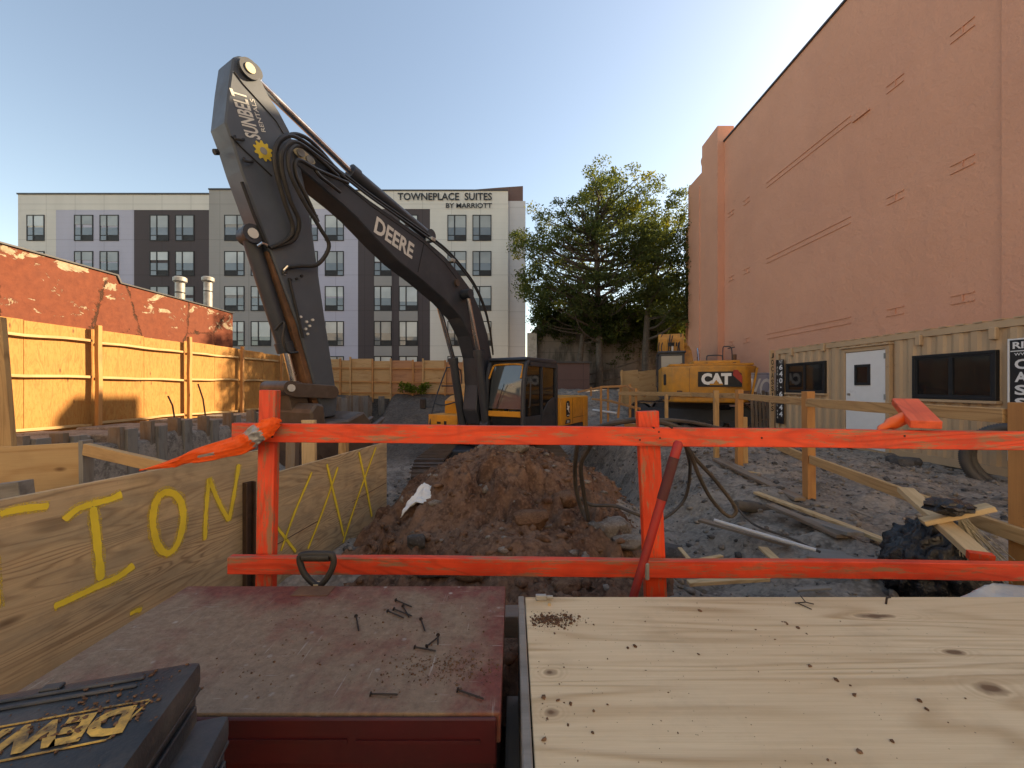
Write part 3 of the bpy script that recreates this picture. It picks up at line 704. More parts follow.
MB().box((hx(504)*1.05, HY+.61, -1), (P(525.5, 0, HY+.61).x, HY+.69, P(0, 201, HY+.61).z)).build('side_wall', M['h_pale'], ht)
MB().box((hx(18), HY+.502, -1), (hx(209), HY+14, hz(195.2))).build('block', M['h_beige'], ht)
MB().box((hx(209.1), HY+.502, -1), (hx(504), HY+14, hz(191.5))).build('block', M['h_grey'], ht)
MB().box((hx(17.5), HY-.08, hz(194.6)+.002), (hx(209), HY+.6, hz(193.2))).build('coping', M['coping'], ht)
MB().box((hx(208.8), HY-.08, hz(190)+.002), (hx(309), HY+.6, hz(188.6))).build('coping', M['coping'], ht)
MB().box((hx(309.01), HY-.08, hz(191)+.002), (hx(508.3), HY+.6, hz(189.9))).build('coping', M['coping'], ht)
def hq(px, py, Yd): q = P(px, py, Yd); return (q.x, q.z)
MB().prism([hq(455, 191, HY+.7), hq(500, 203, HY+.7), hq(523, 203, HY+.7), hq(523, 186, HY+.7), hq(500, 187.5, HY+.7)], HY+.7, HY+12, 'y').build('parapet', M['h_parapet'], ht)
rows = [(215.5, 241.0), (251, 276), (286, 311), (321, 346), (356, 381)]
cols = [(27, 44.5, 'w'), (74.5, 93, 'w'), (100, 119, 'w'), (150, 169, 'b'), (175.5, 194, 'b'), (224.5, 245, 'w'), (251, 271, 'w'), (299, 318, 'w'), (325, 344, 'w'), (374, 392, 'w'), (399, 418, 'w'), (447.5, 466, 'w'), (472.5, 491.5, 'w')]
wmesh = {}
def win_parts(W, H, flip):
    key = (round(W, 2), round(H, 2), flip)
    if key in wmesh: return wmesh[key]
    fr = MB(); t = .07
    fr.box((0, -.05, 0), (W, .06, t)); fr.box((0, -.05, H-t), (W, .06, H)); fr.box((0, -.05, t), (t, .06, H-t)); fr.box((W-t, -.05, t), (W, .06, H-t))
    mx = W*(.38 if not flip else .64); fr.box((mx-.05, -.05, t), (mx+.05, .06, H-t)); fr.box((t, -.045, H*.20), (mx-.05, .06, H*.20+.06)); fr.box((mx+.05, -.045, H*.20), (W-t, .06, H*.20+.06))
    if flip: gr = MB().box((t, -.03, t), (mx-.05, .03, H*.20))
    else: gr = MB().box((mx+.05, -.03, t), (W-t, .03, H*.20))
    cu = MB().box((t, -.025, H*.52), (W-t, .03, H-t)); pn = MB().box((t, -.022, t+.001), (W-t, .03, H*.52-.001))
    out = []
    for nm, mbb, mt in (('window', fr, 'black'), ('grille', gr, 'black'), ('curtain', cu, 'curtain'), ('pane', pn, 'glass_win')):
        o = mbb.build(nm, M[mt]); out.append((nm, o.data)); bpy.data.objects.remove(o)
    wmesh[key] = out; return out
alt = [M['curtain'], M['curtain'], M['curtain_dim']]
for ri, (t_, b_) in enumerate(rows):
    for ci, (a, b, k_) in enumerate(cols):
        if ri == 4 and ci > 4 and ci < 7: pass
        W = hx(b)-hx(a); H = hz(t_)-hz(b_)
        if k_ == 'b' : 
            if (ri >= 0): H = H
        prt = win_parts(round(W, 1), round(H, 1), ci in (5, 7, 8))if True else None
        Mw = Matrix.Translation((hx(a), HY, hz(b_)))
        root = bpy.data.objects.new('window', prt[0][1]); link(root, ht, Mw)
        for nm, md in prt[1:]:
            if nm == 'curtain':
                # roller blind drawn to a different height in each room
                md = md.copy(); md.materials[0] = random.choice(alt); kk = random.choice((0, 0, 0, .12, .25, -.3))
                zs = [v_.co.z for v_ in md.vertices]; zl = min(zs)
                for v_ in md.vertices:
                    if v_.co.z < zl+.01: v_.co.z += kk; v_.co.y -= .004 if v_.co.y < 0 else 0
                    elif v_.co.y < 0: v_.co.y -= .004
            c = bpy.data.objects.new(nm, md); link(c, root, Mw)
        if ci in (9, 10) and ri < 4:
            MB().box((hx(a)+.02, HY-.03, hz(rows[ri+1][0])+.01), (hx(b)-.02, HY-.002, hz(b_)-.01)).build('spandrel', M['h_grey'], ht)
sgn = hx
text('lettering', 'TOWNEPLACE  SUITES', hx(492)-hx(398), .62, ((hx(492)+hx(398))/2, HY-.10, hz(197)), (1, 0, 0), (0, 0, 1), M['black'], ht, bold=.02)
text('lettering', 'BY MARRIOTT', hx(492)-hx(446), .42, ((hx(492)+hx(446))/2, HY-.10, hz(206)), (1, 0, 0), (0, 0, 1), M['black'], ht, bold=.02)

# ------------------------------------------------------------------ far concrete wall, ivy, trees
cw = thing('concrete_wall', 'old stained concrete wall behind the trees', 'wall', (6, 29, 0))
MB().prism([(hx(527)*29/33+.0, -1), (13.5, -1), (13.5, 6.9), (7, 7.4), (2.3, 6.7), (1.95, 6.2), (1.1, 5.2)], 29, 29.6, 'y').build('wall', M['conc'], cw)
MB().box((1.05, 28.6, -1), (1.75, 28.99, 5.4)).build('pier', M['canvas'], cw)
sh = thing('site_shed', 'low dark brown shed behind digger cab at foot of wall', 'shed', (3.5, 26, .9))
MB().box((2.9, 25.5, .6), (5.0, 27, 3.0)).build('wall', M['h_parapet'], sh); MB().box((2.8, 25.4, 3.0), (5.1, 27.1, 3.1)).build('roof', M['coping'], sh)
hp = thing('plywood_screen', 'tan plywood screen left of the yellow digger cab', 'screen', (7.5, 19, 0))
for k, px in enumerate((622, 640.2)):
    board('plywood_panel', P(px, 391, 20), P(px+18, 389, 20), 2.0, .02, M['ply_fence_pale'], hp)
board('post', P(622, 410, 19.9), P(622, 370, 19.9), .09, .09, M['lumber'], hp, up=(1, 0, 0))
def leaves(pts_, radii, per, size, squash=.58):
    n = len(pts_)*per
    c = np.repeat(np.array(pts_), per, 0); rr = np.repeat(np.array(radii), per)
    d = rng.normal(0, 1, (n, 3)); d /= np.linalg.norm(d, axis=1)[:, None]; d *= (rng.uniform(0, 1, n)**.45*rr)[:, None]; d[:, 2] *= squash
    c = c+d
    u = rng.normal(0, 1, (n, 3)); u /= np.linalg.norm(u, axis=1)[:, None]; v = np.cross(u, rng.normal(0, 1, (n, 3))); v /= np.linalg.norm(v, axis=1)[:, None]
    s_ = size*rng.uniform(.5, 1.2, n)[:, None]
    V = np.stack([c-u*s_, c+v*s_*.45, c+u*s_, c-v*s_*.45], 1).reshape(-1, 3)
    return V, np.arange(n*4).reshape(-1, 4)
def inpoly(x, y, poly):
    r = False; j = len(poly)-1
    for i in range(len(poly)):
        xi, yi = poly[i]; xj, yj = poly[j]
        if (yi > y) != (yj > y) and x < (xj-xi)*(y-yi)/(yj-yi)+xi: r = not r
        j = i
    return r
def tree(label, poly, Yc, dep, nclump, per, trunk, mats, crad=(.42, .85), lsize=.105, base_z=.8, seed=1, lim=2):
    rs = random.Random(seed)
    pts_ = []; tries = 0
    xs_ = [p[0] for p in poly]; ys_ = [p[1] for p in poly]; mxp = (min(xs_)+max(xs_))/2; hwp = (max(xs_)-min(xs_))/2
    while len(pts_) < nclump and tries < nclump*60:
        tries += 1
        a = rs.uniform(min(xs_), max(xs_)); b = rs.uniform(min(ys_), max(ys_))
        if not inpoly(a, b, poly): continue
        d = Yc+dep*rs.uniform(-1, 1)*math.sqrt(max(.08, 1-((a-mxp)/hwp)**2))
        q = P(a, b, Yc); q.y = d
        if noise.noise(Vector((q.x*.42, q.y*.3, q.z*.55+seed))) < -.05: continue
        if any((q-o).length < .50 for o in pts_): continue
        pts_.append(q)
    tb = P(trunk[0][0], trunk[0][1], Yc); tb.z = base_z
    t = thing('tree', label, 'tree', tb)
    V, Fc = leaves([tuple(p) for p in pts_], [rs.uniform(*crad) for _ in pts_], per, lsize)
    V = V-np.array(tb[:])
    me = np_mesh('crown', V, Fc, mats, False)
    cl = np.repeat(np.array([1 if (rs.random() < (.06+.4*max(0, (p.x-tb.x-2.5)/6))) else 0 for p in pts_]), per)  # sunny side put into the colour: brighter leaf likelier toward the right
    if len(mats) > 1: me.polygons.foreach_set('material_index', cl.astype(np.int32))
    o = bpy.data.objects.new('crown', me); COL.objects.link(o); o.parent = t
    tr = [tb-Vector((0, 0, 1))]+[P(a, b, Yc) for a, b in trunk[1:]]
    sp = spline(tr, 6); N = len(sp); r0 = .24
    mb = MB().tube(sp, [r0*(1-.8*i/N)+.03 for i in range(N)], 9)
    for p in pts_[::lim]:
        # limb from the trunk below the clump
        cand = [q for q in sp if q.z < p.z-.25*abs((p-q).length)] or [sp[len(sp)//3]]
        q = min(cand, key=lambda q: (q-p).length); mid = (q+p)/2+Vector((rs.uniform(-.4, .4), rs.uniform(-.4, .4), -.25))
        mb.tube(spline([q, mid, p], 4), [.075, .07, .06, .055, .05, .04, .03, .025, .015], 5)
    mb.build('trunk', M['bark'], t, smooth=True)
    return t
polyA = [(512, 262), (512, 240), (528, 222), (552, 210), (560, 198), (578, 190), (588, 178), (603, 170), (616, 176), (628, 188), (645, 192), (660, 188), (664, 205), (660, 230), (655, 262), (640, 300), (600, 318), (560, 318), (530, 302), (516, 280)]
tree('tall spreading tree with thin trunk in front of concrete wall', polyA, 27.0, 3.6, 470, 100, [(600, 400), (599, 330), (597, 270), (596, 220), (602, 180)], [M['leaf'], M['leaf_sun']], seed=3)
polyB = [(640, 300), (632, 255), (650, 212), (672, 204), (684, 205), (684, 240), (684, 325), (660, 330)]
tree('yellower sunlit tree beside the corner of pink building', polyB, 26.0, 2.6, 250, 100, [(645, 402), (646, 340), (652, 280), (668, 220)], [M['leaf'], M['leaf_sun']], seed=8, lim=4)
polyC = [(528, 330), (545, 292), (600, 300), (650, 295), (690, 300), (692, 360), (668, 352), (650, 330), (620, 345), (590, 335), (560, 322)]
tree('dark low understorey tree below the tall tree', polyC, 27.6, 1.4, 260, 70, [(574, 402), (580, 360), (584, 330), (590, 312)], [M['leaf_d'], M['leaf']], lsize=.13, seed=12, lim=12)
# ivy over the top of the wall
iv = []; 
for _ in range(420):
    x = rng.uniform(1.6, 13.0); zt = 7.2; z = zt-abs(rng.normal(0, 1.1+1.6*max(0, (x-6)/7)))
    iv.append((x, 28.85+rng.uniform(-.1, .15), max(1.0, z)))
V, Fc = leaves(iv, [.5]*len(iv), 40, .10); o = bpy.data.objects.new('ivy', np_mesh('ivy', V, Fc, M['leaf_d'], False)); link(o); tag(o, 'dark ivy hanging over the top of the concrete wall', 'ivy', kind='stuff')
# weeds at the back fence
wd = [tuple(P(415+rng.uniform(-14, 14), 388+rng.uniform(-3, 3), 21.0)) for _ in range(16)]
V, Fc = leaves(wd, [.22]*len(wd), 40, .09, .9); o = bpy.data.objects.new('weeds', np_mesh('weeds', V, Fc, M['weed'], False)); link(o); tag(o, 'bright green weeds at the foot of the back fence', 'weeds', kind='stuff')

# ------------------------------------------------------------------ container office
CXW = 8.15
co = thing('container_office', 'beige corrugated shipping container used as site office', 'container', (CXW+1.2, 9.05, 0))
prof = []; y = 6.20
while y < 11.95:
    prof += [(y, .035), (y+.07, .035), (y+.11, 0.0), (y+.20, 0.0)]; y += .275
mb = MB(); z0, z1 = .14, 2.47; vv = []
for (yy, d) in prof: vv += [(CXW+d+.012, yy, z0), (CXW+d+.012, yy, z1)]
ff = [(2*i, 2*i+2, 2*i+3, 2*i+1) for i in range(len(prof)-1)]
mb.add(vv, ff); mb.box((CXW+.07, 6.1, .12), (CXW+2.4, 12.05, 2.5)); mb.build('body', M['cont'], co)
MB().box((CXW-.01, 6.05, .0), (CXW+.13, 12.1, .139)).build('bottom_rail', M['cont'], co)
MB().box((CXW-.005, 6.05, 2.475), (CXW+.13, 12.1, 2.60)).build('top_rail', M['cont'], co)
mb = MB()
for k in range(21): mb.box((CXW-.02, 6.2+k*.28, 2.605), (CXW+2.4, 6.34+k*.28, 2.625))
mb.box((CXW+.131, 6.05, 2.50), (CXW+2.44, 12.1, 2.60)); mb.build('roof', M['cont'], co)
for yy in (6.05, 11.96): MB().box((CXW-.012, yy, .14), (CXW+.10, yy+.14, 2.474)).build('corner_post', M['cont'], co, bevel=.01)
def cwin(y0, y1, z0, z1, name='window'):
    mb = MB(); t = .055; a = CXW-.045; b = CXW+.03
    mb.box((a, y0, z0), (b, y1, z0+t)).box((a, y0, z1-t), (b, y1, z1)).box((a, y0, z0+t), (b, y0+t, z1-t)).box((a, y1-t, z0+t), (b, y1, z1-t))
    w_ = mb.build(name, M['black'], co, bevel=.006)
    ym = (y0+y1)/2
    f2 = MB(); c = CXW-.03
    for (p, q) in ((y0+t, ym), (ym, y1-t)):
        f2.box((c, p, z0+t), (b, p+.035, z1-t)).box((c, q-.035, z0+t), (b, q, z1-t)).box((c, p+.035, z1-t-.03), (b, q-.035, z1-t)).box((c, p+.035, z0+t), (b, q-.035, z0+t+.03))
    f2.build('frame', M['steel_angle'] if False else M['black'], w_)
    MB().box((CXW-.012, y0+t, z0+t), (CXW+.03, y1-t, z1-t)).build('pane', M['glass_dark'], w_)
    MB().box((CXW-.07, y0-.03, z0-.05), (CXW+.03, y1+.03, z0-.004)).build('sill', M['cont'], w_)
cwin(6.55, 7.93, 1.25, 2.11); cwin(10.15, 11.60, 1.31, 2.16)
dr = MB().box((CXW-.03, 8.50, .06), (CXW+.03, 9.52, 2.30)).build('door', M['white'], co, bevel=.008)
mb = MB().box((CXW-.05, 8.40, .02), (CXW+.04, 8.49, 2.40)).box((CXW-.05, 9.53, .02), (CXW+.04, 9.62, 2.40)).box((CXW-.05, 8.49, 2.31), (CXW+.04, 9.53, 2.40)).box((CXW-.10, 8.38, 2.402), (CXW+.04, 9.64, 2.43))
mb.build('door_frame', M['cont'], co, bevel=.004)
mb = MB().box((CXW-.05, 8.86, 1.52), (CXW-.02, 9.26, 1.58)).box((CXW-.05, 8.86, 1.94), (CXW-.02, 9.26, 2.0)).box((CXW-.05, 8.86, 1.58), (CXW-.02, 8.92, 1.94)).box((CXW-.05, 9.20, 1.58), (CXW-.02, 9.26, 1.94))
mb.build('window_frame', M['black'], dr); MB().box((CXW-.04, 8.92, 1.58), (CXW-.025, 9.20, 1.94)).build('pane', M['glass_dark'], dr)
MB().tube([(CXW-.03, 9.42, 1.05), (CXW-.09, 9.42, 1.05), (CXW-.09, 9.30, 1.05)], .013, 8).tube([(CXW-.03, 9.42, 1.30), (CXW-.06, 9.42, 1.30)], .03, 10).build('handle', M['galv'], dr, smooth=True)
for zz in (.3, 1.2, 2.1): MB().box((CXW-.055, 8.47, zz), (CXW-.03, 8.52, zz+.12)).build('hinge', M['galv'], dr)
for px, py in ((792, 352), (824, 347), (920, 340), (995, 333)):
    q = onX(px, py, CXW); MB().box((CXW-.06, q.y-.05, q.z-.11), (CXW+.02, q.y+.05, q.z+.10)).build('vent_box', M['cont'], co, bevel=.01)
# signs on the container
sg = MB().box((CXW-.05, 11.70, .36), (CXW-.015, 12.02, 2.30)).build('sign', M['brick_sign'], co, bevel=.004)
text('lettering', '640.6844', .15, 1.62, (CXW-.051, 11.79, 1.36), (0, -1, 0), (0, 0, 1), M['white'], sg, vertical=True, bold=.03)
text('lettering', 'FOR INFO CALL 914', .05, 1.6, (CXW-.051, 11.94, 1.30), (0, -1, 0), (0, 0, 1), M['offwhite'], sg, vertical=True, bold=.01)
text('lettering', 'NY', .16, .11, (CXW-.051, 11.79, 2.235), (0, -1, 0), (0, 0, 1), M['offwhite'], sg, bold=.01)
s2 = MB().box((CXW-.05, 6.02, .30), (CXW-.018, 6.36, 2.24)).build('sign', M['brick_sign'], co, bevel=.004)
MB().box((CXW-.055, 6.361, .28), (CXW-.015, 6.385, 2.27)).box((CXW-.055, 6.02, 2.242), (CXW-.015, 6.36, 2.265)).box((CXW-.0525, 6.02, 2.055), (CXW-.049, 6.35, 2.07)).build('border', M['white'], s2)
text('lettering', 'RIV', .26, .11, (CXW-.051, 6.19, 2.155), (0, -1, 0), (0, 0, 1), M['white'], s2, bold=.03)
text('lettering', 'WWW', .24, .045, (CXW-.051, 6.18, 2.01), (0, -1, 0), (0, 0, 1), M['white'], s2, bold=.01)
text('lettering', 'CASSONE', .16, 1.45, (CXW-.051, 6.215, 1.23), (0, -1, 0), (0, 0, 1), M['white'], s2, vertical=True, bold=.035)
# lettered strip on the end of the container
es = MB().box((CXW-.16, 12.12, .10), (CXW-.02, 12.16, 2.62)).build('end_plate', M['cont'], co, bevel=.004)
text('lettering', 'JOCASSIUS', .075, 1.85, (CXW-.09, 12.118, 1.62), (1, 0, 0), (0, 0, 1), M['black'], es, vertical=True, bold=.02)
# painted hoarding with white lettering and stacked sheets beyond the container
hb = thing('site_board', 'blue grey board painted with white letters beside the container end', 'board', (8.4, 13.0, 0))
MB().box((8.0, 13.2, 1.0), (8.9, 13.25, 1.95)).build('panel', M['h_lav'], hb)
text('lettering', 'VO', .7, .62, (8.40, 13.195, 1.45), (1, 0, 0), (0, 0, 1), M['white'], hb, bold=.02, shear=.2)
for k in range(7):
    b = board('stacked_plank', (8.0+k*.13, 13.0, -.1), (8.05+k*.13, 13.16, 1.35-.05*(k % 3)), .09, .03, M['lumber_mud'], None, up=(1, 0, 0))
    tag(b, ['first', 'second', 'third', 'fourth', 'fifth', 'sixth', 'seventh'][k]+' thin dark plank from the left, upright beside the container end', 'plank', 'dark planks upright beside the container')

# ------------------------------------------------------------------ excavators
def track_mb(L, r, wd, mb, shoe=.19, th=.035):
    """crawler loop in x-z plane, centred, bottom at z=0, y -wd/2..wd/2"""
    per = 2*(L-2*r)+2*math.pi*r; n = int(per/shoe); st = per/n
    for i in range(n):
        s_ = i*st; a = L-2*r
        if s_ < a: c = Vector((-a/2+s_, 0, 0)); an = 0
        elif s_ < a+math.pi*r: t = (s_-a)/r; c = Vector((a/2+math.sin(t)*r, 0, r-math.cos(t)*r)); an = -t
        elif s_ < 2*a+math.pi*r: c = Vector((a/2-(s_-a-math.pi*r), 0, 2*r)); an = math.pi
        else: t = (s_-2*a-math.pi*r)/r; c = Vector((-a/2-math.sin(t)*r, 0, r+math.cos(t)*r)); an = math.pi-t
        Mx = Matrix.Translation(c) @ Matrix.Rotation(an, 4, 'Y')
        mb.box((-st*.47, -wd/2, 0), (st*.47, wd/2, th), Mx)
        mb.box((-st*.40, -wd/2, -.028), (-st*.28, wd/2, 0), Mx); mb.box((st*.05, -wd/2, -.02), (st*.15, wd/2, 0), Mx)
def undercarriage(t, MW, mats, L=4.9, gauge=2.59, wd=.6, r=.47):
    for s_ in (1, -1):
        Mt = MW @ Matrix.Translation((0, s_*gauge/2, 0))
        mb = MB(); track_mb(L, r, wd, mb); tk = mb.build('track', M[mats[0]], t, Mt)
        mb = MB().prism([(-L/2+.45, .22), (L/2-.45, .22), (L/2-.5, .70), (-L/2+.5, .70)], -.16, .16, 'y')
        for k in range(9): mb.tube([(-L/2+.7+k*(L-1.4)/8, -.2, .19), (-L/2+.7+k*(L-1.4)/8, .2, .19)], .11, 12)
        for e in (-1, 1): mb.tube([(e*(L/2-r), -.17, r), (e*(L/2-r), .17, r)], r-.07, 20)
        mb.build('track_frame', M[mats[1]], t, Mt, smooth=True)
    MB().box((-1.0, -gauge/2+.2, .45), (1.0, gauge/2-.2, .95)).tube([(0, 0, .95), (0, 0, 1.14)], .62, 24).build('car_body', M[mats[1]], t, MW, bevel=.03)
GZ = -0.95
A = P(470, 425, 9.3); th = R(30)
hd = Vector((-math.sin(th), -math.cos(th), 0)); nl = Vector((math.cos(th), -math.sin(th), 0))
ME = Matrix.Identity(4)
for i in range(3): ME[i][0] = hd[i]; ME[i][1] = nl[i]; ME[i][2] = (0, 0, 1)[i]
ME.translation = (A.x, A.y, GZ)
def PL(px, py, off=0.0):
    """pixel -> (forward, height) on the machine's vertical plane at side offset"""
    k = (px-CX)/F; b = A+nl*off
    # b.x + hd.x*s = k*(b.y+hd.y*s)
    s_ = (k*b.y-b.x)/(hd.x-k*hd.y); Yv = b.y+hd.y*s_
    return (s_, ZC-(py-CY)/F*Yv-GZ)
ex = thing('excavator', 'digger with black boom arched high, yellow body and glazed cab', 'excavator', (A.x+.45, A.y+.8, GZ))
undercarriage(ex, Matrix.Translation((-.42, 10.1, GZ)) @ Matrix.Rotation(R(-90), 4, 'Z'), ('worn_steel', 'black_steel'))
def build(mb, name, mat, parent=ex, bevel=0, smooth=False, Mx=None, seg=1):
    """mb in machine coordinates"""
    return mb.build(name, mat, parent, (Mx or ME), bevel=bevel, smooth=smooth, seg=seg)
# upper structure
build(MB().box((-3.9, -1.45, 1.14), (-.15, 1.45, 1.36)).tube([(-.87, 0, 1.0), (-.87, 0, 1.2)], .7, 24), 'deck', M['black_steel'], bevel=.02)
cwp = [(-4.35, -1.42), (-4.60, -.9), (-4.72, 0), (-4.60, .9), (-4.35, 1.42), (-3.8, 1.47), (-3.8, -1.47)]
build(MB().prism(cwp, 1.10, 2.15, 'z'), 'counterweight', M['yellow'], bevel=.06, smooth=True, seg=3)
build(MB().box((-3.79, -1.45, 1.37), (-2.05, -.46, 2.25)).box((-3.79, -.455, 1.37), (-2.2, .42, 2.42)), 'engine_cover', M['yellow'], bevel=.05, smooth=True, seg=2)
sp_ = build(MB().box((-3.79, .43, 1.37), (-2.03, 1.48, 2.14)), 'side_panel', M['yellow'], bevel=.05, smooth=True, seg=2)
build(MB().box((-2.85, 1.483, 1.4), (-2.84, 1.488, 2.1)).box((-3.75, 1.483, 1.55), (-2.9, 1.487, 1.56)), 'panel_seam', M['black'], sp_)
# deer badge
bd = [(-2.62, 1.66), (-2.62, 1.98), (-2.57, 2.04), (-2.42, 2.04), (-2.37, 1.98), (-2.37, 1.66), (-2.42, 1.60), (-2.57, 1.60)]
bg_ = build(MB().prism(bd, 1.484, 1.492, 'y'), 'badge', M['black'], sp_)
deer = [(-2.41, 1.98), (-2.44, 1.94), (-2.42, 1.90), (-2.46, 1.86), (-2.40, 1.83), (-2.41, 1.80), (-2.49, 1.80), (-2.55, 1.72), (-2.59, 1.71), (-2.54, 1.80), (-2.56, 1.85), (-2.59, 1.88), (-2.55, 1.90), (-2.49, 1.90), (-2.46, 1.95), (-2.50, 1.98), (-2.47, 1.97)]
build(MB().prism(deer, 1.493, 1.497, 'y'), 'emblem', M['white'], bg_); build(MB().box((-2.58, 1.493, 1.635), (-2.42, 1.497, 1.655)), 'emblem', M['white'], bg_)
pl = build(MB().prism([(-2.66, 1.42), (-2.66, 1.53), (-2.36, 1.53), (-2.30, 1.42)], 1.484, 1.490, 'y'), 'model_plate', M['black'], sp_)
text('lettering', '350', .2, .07, ME @ Vector((-2.49, 1.491, 1.475)), -hd, (0, 0, 1), M['white'], pl, bold=.02)
# front right boxes
build(MB().prism([(-.15, 1.30), (-.15, 1.72), (-.75, 1.72), (-.75, 1.30)], -1.45, -.50, 'y'), 'toolbox', M['yellow'], bevel=.03, smooth=True, seg=2)
build(MB().prism([(-.76, 1.30), (-.76, 2.05), (-.95, 2.15), (-1.05, 2.2), (-1.05, 1.30)], -1.42, -.50, 'y').prism([(-1.06, 1.30), (-1.06, 2.22), (-1.4, 2.52), (-2.04, 2.52), (-2.04, 1.30)], -1.36, -.50, 'y'), 'fuel_tank', M['yellow'], bevel=.04, smooth=True, seg=2)
for lo_, hi_ in (((-.149, -1.15, 1.48), (-.14, -1.03, 1.54)), ((-.149, -.92, 1.46), (-.14, -.84, 1.56)), ((-.759, -.85, 1.88), (-.75, -.72, 1.96))): build(MB().box(lo_, hi_), 'latch', M['black'])
def rail_(pts, r=.018, name='handrail'):
    build(MB().tube(spline(pts, 5), r, 7), name, M['black_steel'], smooth=True)
rail_([(-.10, -1.38, 1.35), (-.30, -1.38, 2.0), (-.75, -1.38, 2.85), (-.85, -1.38, 2.95), (-1.3, -1.38, 2.95), (-1.45, -1.38, 2.8), (-1.5, -1.38, 2.1)])
rail_([(-.30, -1.37, 2.0), (-.45, -1.15, 1.95), (-.9, -.85, 2.1)]); rail_([(-1.0, -.6, 2.1), (-1.0, -.6, 2.95), (-1.25, -.6, 2.98), (-1.45, -.6, 2.4)]); rail_([(-.6, -1.38, 2.45), (-1.47, -1.38, 2.45)])
build(MB().tube([(-.30, -1.38, 1.9), (-.1, -1.62, 1.9), (-.1, -1.62, 2.05)], .014, 6), 'mirror_arm', M['black_steel']); build(MB().box((-.09, -1.70, 1.85), (-.15, -1.50, 2.12)), 'mirror', M['black'], bevel=.02)
# cab
MEC = ME @ Matrix.Translation((.0, -.11, 0))
def buildc(mb, name, mat, parent=ex, **k): return build(mb, name, mat, parent, Mx=MEC, **k)
cab = buildc(MB().box((-1.98, .45, 1.36), (-.18, 1.50, 1.42)), 'cab', M['black_steel'])
cf = MB()
zt = 3.02
def bar(a, b, r=.05): cf.tube([a, b], r, 4)
fx0, fx1 = -.16, -.28
for yy in (.47, 1.46):
    cf.tube(spline([(fx0, yy, 1.38), (fx0, yy, 1.9), (fx0-.03, yy, 2.5), (fx1-.02, yy, 2.92), (fx1-.12, yy, zt)], 4), .055, 8)
    cf.box((-2.0, yy-.05, 1.38), (-1.9, yy+.05, zt)); cf.box((-1.9, yy-.045, zt-.10), (fx1-.15, yy+.045, zt)); cf.box((-1.12, yy-.035, 1.42), (-1.04, yy+.035, zt-.1))
cf.box((fx0-.03, .5, 1.36), (fx0+.03, 1.44, 1.48)); cf.box((-1.98, .5, 1.42), (-1.92, 1.44, zt)); cf.box((fx1-.2, .52, zt-.1), (fx1-.10, 1.42, zt))
buildc(cf, 'cab_frame', M['black_steel'], cab, smooth=True)
buildc(MB().prism([(-2.02, zt), (-.36, zt), (-.26, zt+.035), (-.32, zt+.10), (-1.9, zt+.12), (-2.02, zt+.08)], .44, 1.49, 'y'), 'roof', M['black_steel'], cab, bevel=.03, smooth=True, seg=2)
cf = MB()
cf.tube(spline([(fx0-.0, .55, 2.62), (fx1-.02, .56, 2.86), (fx1-.05, .66, 2.95), (fx1-.05, 1.28, 2.95), (fx1-.02, 1.38, 2.88), (fx0-.0, 1.40, 2.62)], 5), .022, 6)
buildc(cf, 'windscreen_trim', M['yellow'], cab, smooth=True)
buildc(MB().hexa([Vector(p) for p in ((fx0-.02, .53, 1.92), (fx0-.02, 1.41, 1.92), (fx0-.035, 1.41, 1.92), (fx0-.035, .53, 1.92), (fx1-.06, .53, 2.93), (fx1-.06, 1.41, 2.93), (fx1-.075, 1.41, 2.93), (fx1-.075, .53, 2.93))]), 'windscreen', M['glass_cab'], cab)
buildc(MB().box((fx0-.025, .53, 1.49), (fx0-.035, 1.41, 1.73)), 'lower_windscreen', M['glass_dark'], cab)
buildc(MB().hexa([Vector(p) for p in ((fx0-.02, .53, 1.74), (fx0-.02, 1.41, 1.74), (fx0+.035, 1.41, 1.74), (fx0+.035, .53, 1.74), (fx0-.02, .53, 1.87), (fx0-.02, 1.41, 1.87), (fx0+.03, 1.41, 1.87), (fx0+.03, .53, 1.87))]), 'front_bar', M['yellow'], cab, bevel=.01)
buildc(MB().box((-1.03, 1.452, 1.75), (fx0-.12, 1.462, 2.92)).box((-1.89, 1.452, 1.75), (-1.13, 1.462, 2.92)), 'side_window', M['glass_dark'], cab)
buildc(MB().box((-1.9, 1.45, 1.38), (-.2, 1.485, 1.74)).prism([(-1.15, 1.742), (-1.9, 1.742), (-1.9, 2.15), (-1.75, 2.15), (-1.45, 2.05), (-1.2, 1.86)], 1.463, 1.485, 'y'), 'door_panel', M['black_steel'], cab, bevel=.01)
buildc(MB().tube([(-.36, 1.50, 1.95), (-.36, 1.53, 2.0), (-.40, 1.53, 2.5), (-.40, 1.50, 2.55)], .014, 6), 'grab_handle', M['black_steel'], cab)
buildc(MB().box((-1.2, .7, 1.45), (-.7, 1.2, 1.85)).box((-1.3, .7, 1.85), (-1.15, 1.2, 2.5)), 'seat', M['black'], cab, bevel=.06, smooth=True, seg=2)
buildc(MB().tube([(fx0+.0, .75, 1.92), (fx0-.03, .95, 2.5)], .009, 5), 'wiper', M['black'], cab)
buildc(MB().prism([(.78, 2.0), (1.34, 2.02), (1.36, 2.32), (1.1, 2.5), (.92, 2.36)], fx0-.10, fx0-.12, 'x'), 'reflection_patch', M['canvas'], cab)  # pale flat shape standing in for a building's reflection in the windscreen
